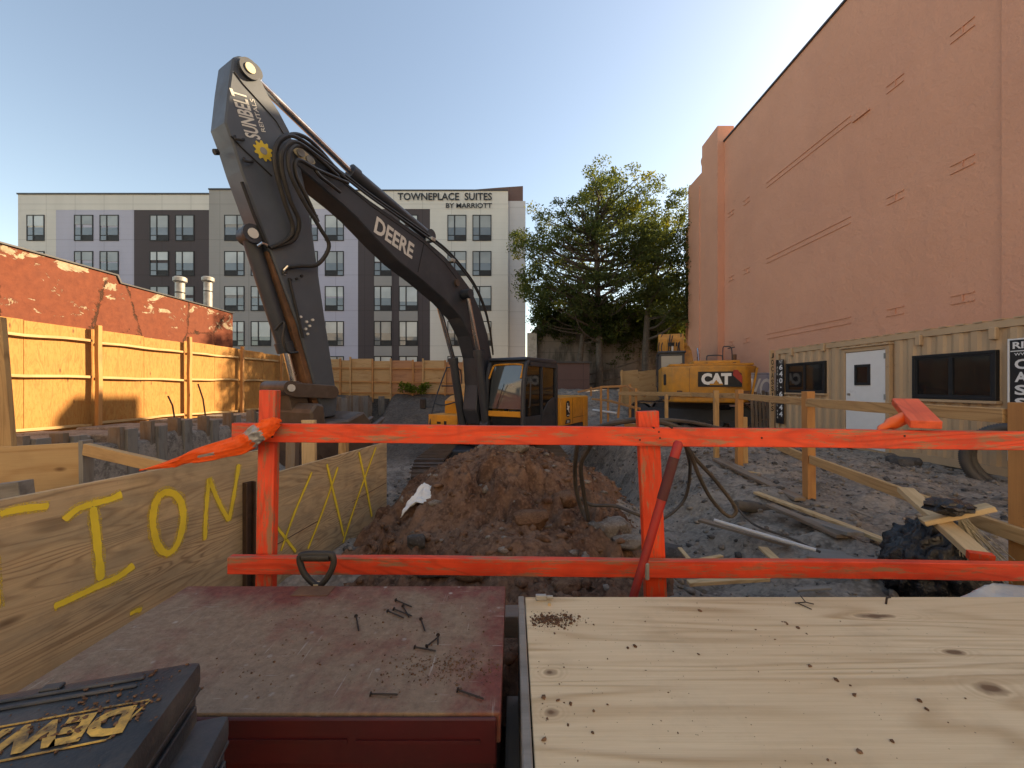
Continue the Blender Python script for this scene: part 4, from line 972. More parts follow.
# boom
bo_poly = [(291, 152), (293, 145), (299, 143), (314, 156), (335, 171), (348, 183), (370, 200), (400, 221), (424, 238), (445, 256), (457, 270), (471, 289), (481, 311), (488, 335), (492, 358), (494, 395), (492, 420), (480, 425), (476, 410), (478, 385), (476, 358), (470, 336), (461, 318), (446, 301), (422, 280), (399, 262), (380, 243), (356, 217), (343, 205), (325, 190), (308, 175), (296, 165)]
BW = .20
bo = build(MB().prism([PL(a, b, BW) for a, b in bo_poly], -BW, BW, 'y'), 'boom', M['black_steel'], bevel=.02)
def side_text(s, W, H, pa, pb, off, mat, parent, ext=.004, **k):
    a = ME @ Vector((PL(*pa, off)[0], off+ext, PL(*pa, off)[1])); b = ME @ Vector((PL(*pb, off)[0], off+ext, PL(*pb, off)[1]))
    x = (b-a).normalized(); y = nl.cross(x)      # normal is nl
    return text('lettering', s, (b-a).length if W is None else W, H, (a+b)/2, x, y, mat, parent, **k)
side_text('DEERE', None, .30, (375, 224), (413, 252), BW, M['offwhite'], bo, bold=.03)
cp = MB()
def PL3(px, py, off): s_, z = PL(px, py, off); return Vector((s_, off, z))
# cast end plate with two bosses
cpl = [(294, 147), (298, 146), (313, 159), (315, 163), (312, 167), (307, 164), (295, 154), (293, 150)]
pc_ = build(MB().prism([PL(a, b, BW+.01) for a, b in cpl], BW+.002, BW+.03, 'y'), 'pin_plate', M['cream'], bo, bevel=.006)
for px, py in ((300, 153), (309, 160)):
    q = PL3(px, py, BW+.03); build(MB().tube([q, q+Vector((0, .03, 0))], .055, 14), 'pin', M['galv'], pc_)
# hard lines along top of the boom
for k, (dy, off) in enumerate(((-4, .10), (-6, .20), (-3, .24))):
    pts = [PL3(a, b+dy, off) for a, b in ((330, 170), (348, 183), (370, 200), (400, 221), (424, 238), (445, 254), (460, 270), (474, 289), (484, 311), (490, 335), (493, 358))]
    build(MB().tube(spline(pts, 5), .02, 7), 'hydraulic_line', M['rubber'], bo, smooth=True)
for a, b in ((432, 241), (452, 262)): 
    q = PL3(a, b-1, .22); build(MB().box((q.x-.06, .10, q.z-.03), (q.x+.06, .27, q.z+.05)), 'line_clamp', M['galv'], bo, bevel=.01)
for a, b in ((456, 283), (466, 296)):
    q = PL3(a, b, BW); build(MB().tube([q, q+Vector((0, .05, 0))], .075, 14), 'pin', M['worn_steel'], bo)
for off_, dy in ((BW, 5),):
    pts = [PL3(a, b+dy, off_+.002) for a, b in ((335, 171), (370, 200), (400, 221), (424, 238), (445, 258), (457, 274))]
    build(MB().tube(pts, .008, 5), 'weld_seam', M['black'], bo); build(MB().tube([PL3(424, 243, off_+.002), PL3(418, 272, off_+.002)], .008, 5), 'weld_seam', M['black'], bo)
# arm cylinder over the boom
def cyl(pa, pm, pb, off, rb, rr, name, yo=None, par=ex):
    a, m_, b = PL3(*pa, off), PL3(*pm, off), PL3(*pb, off)
    c = build(MB().tube([m_, b], rb, 16).tube([m_-(b-m_).normalized()*.0, m_+(b-m_).normalized()*.14], rb*1.2, 16), name, M['black_steel'], par, smooth=True)
    build(MB().tube([a, m_], rr, 14), 'rod', M['chrome'], c, smooth=True)
    for q, r_ in ((a, rr*1.9), (b, rb*1.15)): build(MB().tube([q+Vector((0, -.11, 0)), q+Vector((0, .11, 0))], r_, 14), 'eye', M['black_steel'], c, smooth=True)
cyl((250, 74), (350, 171), (428, 236), 0.0, .105, .055, 'arm_cylinder')
cyl((436, 296), (453, 358), (463, 428), -.34, .10, .055, 'boom_cylinder')
cyl((467, 294), (478, 350), (486, 425), .34, .10, .055, 'boom_cylinder')
# stick
st_poly = [(233, 57), (240, 55), (248, 58), (255, 67), (263, 83), (269, 95), (280, 112), (290, 131), (301, 165), (309, 205), (325, 317), (338, 400), (336, 416), (324, 418), (315, 386), (298, 325), (271, 252), (256, 212), (241, 170), (233, 144), (225, 122), (229, 85)]
SW = .19
stk = build(MB().prism([PL(a, b, SW) for a, b in st_poly], -SW, SW, 'y'), 'stick', M['stick_steel'], bevel=.02)
und = [(268, 250), (271, 252), (298, 325), (315, 386), (324, 418), (318, 418), (309, 384), (292, 325)]
build(MB().prism([PL(a, b, SW) for a, b in und], -SW+.02, SW-.03, 'y'), 'wear_strip', M['rust'], stk, bevel=.008)
# seams
def seam(pts, off, r=.009, parent=stk, mat='black'):
    build(MB().tube([PL3(a, b, off+.003) for a, b in pts], r, 5), 'weld_seam', M[mat], parent)
seam([(234, 72), (243, 84), (262, 105), (276, 121), (286, 138)], SW); seam([(231, 136), (241, 147), (272, 176)], SW, .012); seam([(242, 182), (254, 215), (268, 248)], SW, .022)
side_text('SUNBELT', None, .22, (236.5, 92), (260, 137), SW, M['offwhite'], stk, bold=.03, shear=.2) if False else None
a_ = PL3(238, 90, SW+.004); b_ = PL3(256, 136, SW+.004)
# reads from the lower end up to the top
side_text('SUNBELT', None, .19, (253.5, 139), (237, 90), SW, M['offwhite'], stk, bold=.025, shear=.12)
side_text('RENTALS', None, .06, (263.5, 132), (251.5, 99), SW, M['offwhite'], stk, bold=.01)
q = PL3(263.5, 151, SW+.004); gear = []
for k in range(40):
    an = 2*math.pi*k/40; r_ = .125 if (k % 4) < 2 else .095; gear.append((q.x+r_*math.cos(an), q.z+r_*math.sin(an)))
gr_ = build(MB().prism(gear, SW+.002, SW+.006, 'y'), 'emblem', M['sticker_yellow'], stk); build(MB().tube([q+Vector((0, .003, 0)), q+Vector((0, .006, 0))], .045, 16), 'emblem', M['h_grey'], stk)
q = PL3(248, 70, SW); build(MB().tube([q, q+Vector((0, .05, 0))], .12, 18), 'pin_boss', M['black_steel'], stk, smooth=True); build(MB().tube([q+Vector((0, .05, 0)), q+Vector((0, .065, 0))], .06, 16), 'pin', M['cream'], stk)
for (a, b) in ((237, 138), (246, 160)):
    build(MB().tube(spline([PL3(a-2, b-2, SW), PL3(a-1, b+1, SW+.06), PL3(a+6, b+2, SW+.06), PL3(a+7, b+1, SW)], 4), .014, 6), 'line_hook', M['black'], stk)
build(MB().tube([PL3(218, 152, -.05), PL3(214, 152, -.05)], .035, 10), 'grease_fitting', M['black'], stk)
# bucket cylinder in front of the stick
cyl((297, 393), (287, 352), (250, 236), 0.0, .105, .055, 'bucket_cylinder')
q = PL3(251, 234, .12); build(MB().tube([q, q+Vector((0, .05, 0))], .12, 16), 'pin_boss', M['black_steel'], stk, smooth=True); build(MB().tube([q+Vector((0, .05, 0)), q+Vector((0, .06, 0))], .065, 14), 'pin', M['offwhite'], stk)
# linkage
def linkbar(pa, pb, off, wdt, thick, name, mat='worn_steel'):
    a, b = PL3(*pa, off), PL3(*pb, off); d = (b-a); L = d.length; d.normalize(); nn = Vector((-d.z, 0, d.x))
    mb = MB(); pts_ = []
    for k in range(9): an = math.pi/2+math.pi*k/8; pts_.append(a+d*math.cos(an)*wdt+nn*math.sin(an)*wdt)
    for k in range(9): an = -math.pi/2+math.pi*k/8; pts_.append(b+d*math.cos(an)*wdt+nn*math.sin(an)*wdt)
    mb.prism([(p.x, p.z) for p in pts_], off-thick/2, off+thick/2, 'y'); build(mb, name, M[mat], bevel=.01)
linkbar((294, 390), (332, 392), .25, .10, .06, 'link'); linkbar((294, 390), (332, 392), -.25, .10, .06, 'link'); linkbar((290, 390), (296, 420), .0, .13, .34, 'link')
q = PL3(291, 388, .30); build(MB().tube([q, q+Vector((0, -.60, 0))], .10, 14), 'link_pin', M['worn_steel'], smooth=True); build(MB().tube([q, q+Vector((0, .02, 0))], .05, 14), 'pin', M['offwhite'])
# bucket
bkp = [(322, 418), (338, 410), (346, 420), (349, 438), (343, 462), (325, 474), (305, 470), (292, 452), (287, 432), (284, 410), (290, 402), (298, 404), (300, 420)]
bk = build(MB().prism([PL(a, b, .0) for a, b in bkp], -.62, .62, 'y'), 'bucket', M['worn_steel'], bevel=.03)
for k in range(5):
    y_ = -.54+k*.27; s0, z0_ = PL(346, 430, 0); build(MB().prism([(s0-.08, z0_+.10), (s0-.30, z0_+.22), (s0-.10, z0_-.04)], y_-.05, y_+.05, 'y'), 'tooth', M['worn_steel'], bk, bevel=.01)
# hoses from boom to stick
hs = [
 [((340, 172), .2), ((318, 152), .3), ((293, 136), .4), ((278, 142), .45), ((275, 165), .42), ((284, 200), .36), ((293, 228), .30), ((286, 240), .26), ((270, 248), .22)],
 [((344, 176), .22), ((320, 158), .34), ((296, 142), .46), ((283, 150), .5), ((282, 170), .46), ((290, 200), .40), ((299, 222), .34), ((293, 240), .26), ((272, 247), .22)],
 [((338, 176), .26), ((305, 148), .40), ((290, 150), .50), ((290, 172), .50), ((303, 200), .46), ((320, 228), .44), ((329, 246), .42), ((318, 264), .34), ((300, 266), .26), ((286, 268), .22), ((284, 274), .20)],
 [((345, 180), .18), ((318, 148), .26), ((300, 135), .34), ((284, 138), .36), ((276, 152), .34), ((280, 180), .30)],
 [((348, 183), .28), ((318, 170), .42), ((298, 160), .5), ((296, 175), .48), ((308, 200), .44), ((318, 222), .4)],
 [((312, 165), .40), ((320, 176), .42), ((330, 184), .36), ((340, 192), .30)]]
for h_ in hs:
    build(MB().tube(spline([PL3(*p, o_) for p, o_ in h_], 7), .028, 8), 'hose', M['rubber'], smooth=True)
build(MB().tube([PL3(267, 245, .22), PL3(262, 243, .24), PL3(258, 246, .2)], .02, 7).tube([PL3(288, 266, .25), PL3(284, 270, .22), PL3(285, 275, .2)], .02, 7), 'hose_fitting', M['chrome'], stk)
build(MB().tube([PL3(289, 278, SW+.03), PL3(303, 338, SW+.03)], .018, 6), 'hydraulic_line', M['black'], stk)
for a, b in ((290, 280), (296, 279), (301, 276), (300, 317), (306, 322), (309, 326), (305, 329), (312, 320), (307, 334)):
    q = PL3(a, b, SW); build(MB().tube([q, q+Vector((0, .03, 0))], .018, 8), 'bolt', M['offwhite' if b > 300 else 'black'], stk)
build(MB().tube(spline([PL3(275, 330, .1), PL3(284, 322, .2), PL3(283, 340, .2), PL3(288, 352, .2), PL3(298, 352, .2)], 5), .016, 6), 'hose', M['rubber'], smooth=True)

# ---- second excavator, seen from behind
C0 = Vector((7.66, 16.25, -.08)); MC = Matrix.Translation(C0) @ Matrix.Rotation(R(72), 4, 'Z')   # x forward = +Y, y left = -X
e2 = thing('excavator', 'worn yellow digger seen from behind with boom folded, beside container', 'excavator', C0)
undercarriage(e2, Matrix.Translation(C0) @ Matrix.Rotation(R(140), 4, 'Z'), ('worn_steel', 'black_steel'), L=4.6)
def b2(mb, name, mat, parent=e2, bevel=0, smooth=False, seg=1): return mb.build(name, mat, parent, MC, bevel=bevel, smooth=smooth, seg=seg)
b2(MB().box((-2.7, -1.45, 1.08), (2.2, 1.45, 1.25)), 'deck', M['black_steel'], bevel=.02)
cwp = [(-2.55, -1.55), (-2.95, -1.15), (-3.1, -.5), (-3.12, 0), (-3.1, .5), (-2.95, 1.15), (-2.55, 1.5), (-2.0, 1.52), (-2.0, -1.56)]
cwt = b2(MB().prism(cwp, 1.22, 2.28, 'z').prism([(a*.97+.0, b*.95) for a, b in cwp], 1.0, 1.22, 'z'), 'counterweight', M['cat_yellow'], bevel=.07, smooth=True, seg=3)
b2(MB().box((-2.75, -1.42, 2.29), (-.6, 1.25, 2.37)).box((-2.3, -1.1, 2.37), (-.7, .4, 2.50)), 'engine_hood', M['cat_yellow'], bevel=.03, smooth=True, seg=2)
b2(MB().box((-2.0, .5, 1.26), (.1, 1.50, 2.28)).box((-2.0, -1.52, 1.26), (1.9, -.5, 2.1)), 'side_body', M['cat_yellow'], bevel=.05, smooth=True, seg=2)
b2(MB().box((-3.1255, .62, 1.30), (-3.118, .63, 2.2)).box((-3.10, -1.0, 1.235), (-3.13, 1.0, 1.245)), 'panel_seam', M['rust'], cwt)
for y_ in (-.9, .0, .8): b2(MB().tube([(-2.4, y_, 2.37), (-2.4, y_, 2.41)], .05, 8), 'lifting_eye', M['rust'], cwt)
b2(MB().box((-2.72, 1.22, 1.60), (-2.60, 1.44, 2.02)), 'side_vent', M['black'], bevel=.04)
lg = MC @ Vector((-3.135, -.28, 1.84))
ux = -(MC.to_3x3() @ Vector((0, 1, 0))); uz = Vector((0, 0, 1))
bgp = b2(MB().prism([(.36, 1.55), (.36, 2.07), (-.85, 2.07), (-.96, 2.0), (-.98, 1.55)], -3.125, -3.132, 'x'), 'badge', M['black'], cwt)
text('lettering', 'CAT', .92, .40, MC @ Vector((-3.134, -.20, 1.82)), ux, uz, M['white'], bgp, bold=.06)
b2(MB().prism([(-.08, 1.61), (-.20, 1.79), (-.32, 1.61)], -3.140, -3.144, 'x').prism([(-.0, 1.61), (-.40, 1.61), (-.40, 1.66), (0, 1.66)], -3.139, -3.142, 'x'), 'emblem', M['cat_yellow'], bgp)
b2(MB().prism([(-.70, 1.95), (-.98, 1.66), (-.98, 1.90), (-.85, 2.12), (-.72, 2.12)], -3.1335, -3.136, 'x'), 'emblem', M['red'], bgp)
b2(MB().prism([(-1.30, 1.25), (-1.36, 1.25), (-1.52, 2.2), (-1.46, 2.2)], -2.86, -2.80, 'x'), 'stripe', M['yellow'], cwt)
for y_ in (.9, -1.1): b2(MB().box((-3.02, y_-.12, 1.30), (-2.9, y_+.12, 1.42)), 'tail_light', M['rust'], cwt, bevel=.01)
cb = b2(MB().box((.15, .45, 1.25), (1.95, 1.48, 1.32)), 'cab', M['black_steel'])
cf = MB()
for xx_ in (.2, 1.9):
    for yy_ in (.5, 1.43): cf.box((xx_-.05, yy_-.05, 1.32), (xx_+.05, yy_+.05, 2.98))
cf.box((.15, .45, 2.88), (.25, 1.48, 2.98)).box((.15, .45, 1.32), (.25, 1.48, 2.1)).box((.15, 1.4, 1.32), (1.95, 1.46, 1.75)).box((1.0, 1.40, 1.32), (1.08, 1.47, 2.98))
b2(cf, 'cab_frame', M['black_steel'], cb); b2(MB().box((.08, .40, 2.98), (2.0, 1.52, 3.08)), 'roof', M['black_steel'], cb, bevel=.03)
b2(MB().box((.17, .55, 2.1), (.19, 1.38, 2.87)), 'rear_window', M['curtain_dim'], cb); b2(MB().box((.25, 1.44, 1.75), (1.85, 1.45, 2.88)), 'side_window', M['glass_dark'], cb)
b2(MB().tube([(.3, 1.50, 1.4), (.3, 1.58, 1.6), (.3, 1.58, 2.8), (.3, 1.5, 2.95)], .015, 6), 'grab_handle', M['black_steel'], cb)
# boom seen over the cab: goes up away from us, then down
bm2 = b2(MB().prism([(.9, 1.6), (1.6, 2.5), (2.6, 3.3), (3.5, 3.6), (4.6, 3.5), (6.0, 2.9), (6.1, 2.5), (4.6, 2.9), (3.5, 3.0), (2.6, 2.6), (1.8, 2.0), (1.5, 1.5)], -.10, .40, 'y'), 'boom', M['cat_yellow'], bevel=.03)
for y_ in (-.42, .42): 
    c = b2(MB().tube([(2.0, y_, 1.5), (2.5, y_, 2.4)], .09, 12), 'boom_cylinder', M['cat_yellow'], smooth=True); b2(MB().tube([(2.5, y_, 2.4), (3.0, y_, 3.4)], .05, 10), 'rod', M['chrome'], c, smooth=True)
c = b2(MB().tube([(3.0, .15, 3.62), (4.5, .15, 3.72)], .10, 12), 'arm_cylinder', M['cat_yellow'], smooth=True)
b2(MB().prism([(5.6, 2.9), (6.1, 3.1), (6.4, 2.8), (6.2, .9), (5.9, .7), (5.7, 1.0)], -.2, .2, 'y'), 'stick', M['cat_yellow'], bevel=.02)
b2(MB().prism([(5.9, .9), (5.2, .7), (4.9, .3), (5.1, -.0), (5.7, .0), (6.2, .5)], -.6, .6, 'y'), 'bucket', M['worn_steel'], bevel=.03)
# valve block cluster and hoses visible above the cab roof
for k in range(9):
    y_ = .35+.13*k; b2(MB().tube(spline([(1.55, y_, 3.1), (1.55+.1*math.sin(k), y_+.06*math.sin(k*1.9), 3.5+.12*math.cos(k*2.1)), (1.95, y_*.9, 3.92+.09*math.sin(k*1.7)), (2.5, .5+y_*.4, 3.95), (3.0, .4, 3.5)], 5), .022, 6), 'hose', M['rubber' if k % 3 else 'cat_yellow'], bm2, smooth=True)
b2(MB().prism([(1.7, 3.10), (1.7, 3.75), (2.0, 4.05), (2.5, 3.95), (2.9, 3.4), (2.9, 2.6), (2.1, 2.6), (2.05, 3.10)], .30, 1.42, 'y'), 'hose_guard', M['cat_yellow'], bm2, bevel=.04)
b2(MB().box((1.66, .78, 3.12), (1.69, .86, 3.45)), 'work_light', M['white'], bm2); b2(MB().box((1.66, .62, 3.42), (1.69, 1.02, 3.60)), 'bracket', M['black'], bm2)
def rail2(pts): b2(MB().tube(spline(pts, 4), .02, 6), 'handrail', M['black_steel'], smooth=True)
rail2([(-2.2, -.05, 2.37), (-2.2, -.05, 2.62), (-2.2, -.12, 2.68), (-2.2, -.5, 2.68), (-2.2, -.56, 2.60), (-2.2, -.56, 2.37)]); rail2([(-1.4, -.72, 2.37), (-1.4, -.72, 3.0), (-1.4, -.82, 3.06), (-1.4, -1.0, 3.0), (-1.3, -1.05, 2.5)]); rail2([(-1.3, -.9, 3.0), (-1.2, -1.15, 3.05)])
b2(MB().tube([(-1.9, -1.0, 2.5), (-1.9, -1.0, 2.72)], .07, 10), 'exhaust', M['rust'], smooth=True)

# ------------------------------------------------------------------ far and near tan railings
rl = thing('timber_railing', 'unpainted timber guardrail running back beside the container', 'railing', (3.3, 4, .1))
top = [(3.02, 2.25), (3.26, 4.3), (3.66, 6.4), (3.1, 8.6), (2.6, 11.5)]
def railpt(px, z):   # on railing line by pixel
    return None
rp = [(3.06, 2.42, 1.36), (3.28, 4.32, 1.36), (3.70, 6.35, 1.38), (3.95, 8.6, 1.36)]
for a, b in zip(rp[:-1], rp[1:]):
    a, b = Vector(a), Vector(b)
    board('rail', a+Vector((0, 0, -.045)), b+Vector((0, 0, -.045)), .09, .038, M['lumber'], rl, warp=.012)
a, b = Vector((2.95, 1.9, .60)), Vector((3.30, 4.32, .68)); board('rail', a, b, .09, .038, M['lumber'], rl, warp=.01)
board('rail', Vector((3.30, 4.36, .68)), Vector((3.75, 6.0, .72)), .09, .038, M['lumber'], rl); 
board('rail', Vector((3.78, 6.1, .66)), Vector((2.75, 9.6, .55)), .09, .038, M['lumber_post'], rl)
board('rail', Vector((3.95, 8.66, 1.31)), Vector((3.2, 11.8, 1.28)), .10, .038, M['lumber'], rl)
for (x, y_, zt, wdt, mt) in ((3.10, 2.36, 1.40, .09, 'lumber_post'), (3.33, 4.38, 1.44, .09, 'lumber_post'), (3.72, 6.42, 1.44, .09, 'lumber_post'), (3.60, 6.9, 1.42, .08, 'lumber'), (3.9, 6.55, .98, .08, 'lumber'), (3.62, 9.2, 1.30, .07, 'lumber')):
    board('post', (x, y_, min(gz(x, y_), .1)-.2), (x+random.uniform(-.02, .02), y_, zt), wdt, .09 if wdt == .09 else .06, M[mt], rl, up=(1, 0, 0))
fr_ = thing('timber_railing', 'spindly far timber railing left of the yellow digger', 'railing', (3.5, 13, .3))
fp = [(591, 387, 396, 14.5), (601, 386, 425, 13), (608, 386, 422, 13), (621, 385, 418, 12.5), (630, 384, 420, 12), (636, 388, 425, 11)]
for k, (px, t_, b_, Yd) in enumerate(fp):
    lean = -3 if k == 3 else 0
    board('post', P(px-(-lean), b_, Yd), P(px, t_, Yd), .065, .045, M['lumber_post'], fr_, up=(1, 0, 0))
for (p, q) in ((((578, 392), 15), ((603, 387), 13)), (((601, 387), 13), ((628, 386), 12.3)), (((592, 399), 14), ((612, 401), 13)), (((606, 400), 13), ((640, 409), 11)), (((626, 386), 12.3), ((645, 396), 10.6))):
    board('rail', P(*p[0], p[1]), P(*q[0], q[1]), .07, .035, M['lumber_post'], fr_)
b = MB().tube([P(593, 410, 13.5), P(616, 413, 12.5)], .035, 8).build('white_pipe', M['white'], None, smooth=True); tag(b, 'short white pipe lying behind the black digger', 'pipe')

# ------------------------------------------------------------------ orange guardrail
gr = thing('guardrail', 'orange painted timber guardrail across the foreground', 'guardrail', (0, 1.87, 0))
board('top_rail', P(234, 432, 1.85), P(1040, 440.5, 1.85), .087, .038, M['rail_paint'], gr, warp=.006)
board('mid_rail', P(230, 564, 1.84), P(1040, 571, 1.84), .080, .038, M['rail_paint2'], gr, warp=.006)
board('post', P(264, 700, 1.895), P(270, 390, 1.895), .080, .045, M['rail_paint2'], gr, up=(1, 0, 0))
board('post', P(660, 700, 1.895), P(647, 411, 1.895), .100, .045, M['rail_paint'], gr, up=(1, 0, 0))
# unpainted face strip of post side
for px, py in ((659, 432), (660, 438), (640, 440), (268, 430), (272, 437), (645, 565), (652, 571), (268, 560), (654, 428), (672, 428), (762, 438), (905, 436)):
    q = P(px, py, 1.828); MB().tube([q, q+Vector((0, .02, 0))], .0045, 8).build('nail_head', M['nail'], gr)

# ------------------------------------------------------------------ spray painted plywood sheets on the left
pd = Vector((.192, 1, 0)).normalized()             # direction of the sheets
PB = Vector((-1.87, 2.86, 0))
def plane_pt(px, py, off=0.0):
    """pixel -> point on the plywood plane"""
    nrm = Vector((pd.y, -pd.x, 0)); b = PB+nrm*off; k = (px-CX)/F
    s_ = (k*b.y-b.x)/(pd.x-k*pd.y); q = b+pd*s_; return Vector((q.x, q.y, ZC-(py-CY)/F*q.y))
nrm = Vector((pd.y, -pd.x, 0))
s0 = PB-pd*2.9; e0 = PB+pd*.02
def sheet(name, a, b, zt_a, zt_b, h, mat, lab):
    a = Vector((a.x, a.y, zt_a-h/2)); b = Vector((b.x, b.y, zt_b-h/2)); o = board(name, a-nrm*.011, b-nrm*.011, h, .018, mat); return tag(o, lab, 'plywood sheet')
sh1 = sheet('plywood_sheet', s0, e0, 1.03, 1.03, 1.25, M['ply_wall'], 'weathered plywood sheet sprayed with large yellow letters ION')
e1 = plane_pt(387, 443); a1 = plane_pt(262, 477)
sh2 = sheet('plywood_sheet', PB+pd*.03-nrm*.0, Vector((e1.x, e1.y, 0)), .83, .83, 1.22, M['ply_wall'], 'plywood sheet sprayed with thin yellow crosses right of the orange post')
def strokes(lines, wpx, off, parent, wob=.0035, taper=False):
    mb = MB()
    for ln in lines:
        sp = spline([plane_pt(a, b, off) for a, b in ln], 10); n = len(sp)
        L = []; Rr = []
        for i, p in enumerate(sp):
            t = (sp[min(i+1, n-1)]-sp[max(i-1, 0)]).normalized(); u = nrm.cross(t).normalized()
            w_ = wpx*(p.y/F)*.5*(1+.25*noise.noise(p*14))
            if i in (0, n-1): w_ *= .55
            L.append(p+u*(w_+wob*noise.noise(p*60)*1.0)); Rr.append(p-u*(w_+wob*noise.noise(p*55+Vector((9, 0, 0)))))
        mb.add(L+Rr, [(i, i+1, n+i+1, n+i) for i in range(n-1)])
    o = mb.build('lettering', M['yellow_spray'], parent)
    hb_ = MB()
    for ln in lines:
        sp = spline([plane_pt(a, b, off-.0012) for a, b in ln], 10); n = len(sp); L = []; Rr = []
        for i, p in enumerate(sp):
            t = (sp[min(i+1, n-1)]-sp[max(i-1, 0)]).normalized(); u = nrm.cross(t).normalized(); w_ = wpx*(p.y/F)*.5*1.75*(1+.3*noise.noise(p*23))
            L.append(p+u*w_); Rr.append(p-u*w_)
        hb_.add(L+Rr, [(i, i+1, n+i+1, n+i) for i in range(n-1)])
    hb_.build('overspray', M['overspray'], o, Matrix.Identity(4))
    return o
strokes([[(0, 514), (20, 509), (49, 506)], [(64, 520), (78, 509), (92, 504)], [(92, 504), (108, 500), (122, 494)], [(93, 507), (97, 540), (101, 580)], [(54, 607), (75, 597), (100, 585), (118, 577), (134, 565)],
  [(161, 493), (155, 505), (153, 524), (158, 545), (166, 553), (175, 548), (182, 530), (183, 510), (177, 496), (166, 492), (160, 496)], [(-14, 516), (-7, 560), (-4, 610)]], 6.2, .0035, sh1)
strokes([[(205, 540), (206, 515), (209, 478)], [(209, 478), (218, 500), (229, 521)], [(229, 521), (234, 495), (239, 464)], [(130, 614), (136, 611), (142, 609)]], 3.8, .0035, sh1)
strokes([[(281, 551), (295, 512), (312, 472)], [(277, 527), (287, 540), (296, 552)], [(308, 549), (324, 508), (338, 467)], [(327, 464), (333, 490), (344, 536)], [(343, 543), (357, 500), (376, 447)], [(359, 452), (366, 485), (372, 517)], [(293, 585), (297, 576), (301, 570)]], 2.4, .0035, sh2)
seamp = MB().tube([plane_pt(276, 545, .002), plane_pt(318, 521, .002)], .003, 4).tube([plane_pt(352, 502, .002), plane_pt(386, 483, .002)], .003, 4).build('crack', M['steel_angle'], sh2)
# channel post at joint
cpn = MB(); q = plane_pt(249, 482, .03); 
cpn.box((-.032, -.02, -1.0), (-.022, .03, 0)).box((.022, -.02, -1.0), (.032, .03, 0)).box((-.022, -.02, -1.0), (.022, -.012, 0))
Mq = Matrix.Translation(q) @ Matrix.Rotation(R(180+60), 4, 'Z'); o = cpn.build('channel_post', M['steel_angle'], None, Mq); tag(o, 'rusty slotted steel channel post at joint of the two sprayed sheets', 'steel post')
# pieces behind the sheets on the far left
o = board('plywood_offcut', P(-60, 480, 3.4), P(85, 472, 3.4), .52, .02, M['ply_fence_pale']); tag(o, 'pale plywood offcut standing behind the sprayed sheet at far left', 'plywood offcut')
o = board('timber_upright', P(87, 520, 3.38), P(86, 440, 3.38), .04, .09, M['lumber_grey'], None, up=(1, 0, 0)); tag(o, 'grey timber upright at right end of the pale offcut', 'timber')
o = board('timber_beam', P(86, 449, 3.35), P(168, 468, 3.2), .10, .05, M['lumber'], None); tag(o, 'brown timber sloping from the pale offcut down toward the orange vest', 'timber')
o = board('timber_block', P(-20, 494, 3.0), P(27, 488, 3.0), .12, .10, M['lumber_grey'], None); tag(o, 'short grey timber block behind the sprayed sheet at far left edge', 'timber block')
o = board('timber_plank', P(310, 520, 4.9), P(309, 420, 4.9), .17, .05, M['lumber_pale'], None, up=(1, 0, 0)); tag(o, 'pale upright plank behind the orange left post below the bucket', 'plank')
o = board('timber_plank', P(291, 520, 5.0), P(293, 425, 5.0), .12, .10, M['lumber_mud'], None, up=(1, 0, 0)); tag(o, 'dark muddy upright timber just right of the orange left post', 'plank')
o = board('timber_plank', P(343, 480, 5.2), P(344, 438, 5.2), .10, .10, M['lumber'], None, up=(1, 0, 0)); tag(o, 'short tan upright timber behind top edge of the crossed sheet', 'plank')
# ------------------------------------------------------------------ vest tied on the rail
up_ = [(143.7, 469, 2.10), (176, 458, 2.05), (199, 447.5, 1.98), (232, 437, 1.88), (247, 431, 1.80), (261, 421, 1.79), (276, 417, 1.80), (283, 421, 1.82)]
lo_ = [(143.7, 470, 2.10), (170, 467.5, 2.05), (195, 462, 1.97), (222, 458, 1.87), (252, 450.5, 1.80), (262, 442, 1.78), (272, 437, 1.79), (283, 424, 1.82)]
U = spline([P(*p) for p in up_], 9); Lw = spline([P(*p) for p in lo_], 9); n = len(U); mrow = 12
vv = []; ff = []; mi = []
for i in range(n):
    for j in range(mrow+1):
        t = j/mrow; p = U[i].lerp(Lw[i], t)
        wv = .018*math.sin(t*17+noise.noise(Vector((i*.09, 0, 3)))*5)*min(1, i/12)+.012*noise.noise(Vector((i*.13, t*4, 7)))
        vv.append(p+Vector((0, -abs(wv)-.025*math.sin(math.pi*t), 0)))
for i in range(n-1):
    for j in range(mrow):
        ff.append((i*(mrow+1)+j, (i+1)*(mrow+1)+j, (i+1)*(mrow+1)+j+1, i*(mrow+1)+j+1))
        px_ = vv[i*(mrow+1)+j].x/vv[i*(mrow+1)+j].y*F+CX
        mi.append(1 if (243+j*.9 < px_ < 254+j*.9) or (196 < px_ < 212 and 6 < j < 9) else 0)
mb = MB(); mb.v = [tuple(v) for v in vv]; mb.f = ff; mb.m = mi
o = mb.build('safety_vest', [M['vest'], M['reflect']], None, smooth='all'); tag(o, 'twisted orange safety vest with grey reflective stripe tied on the rail', 'safety vest')
so_ = o.modifiers.new('thick', 'SOLIDIFY'); so_.thickness = .006

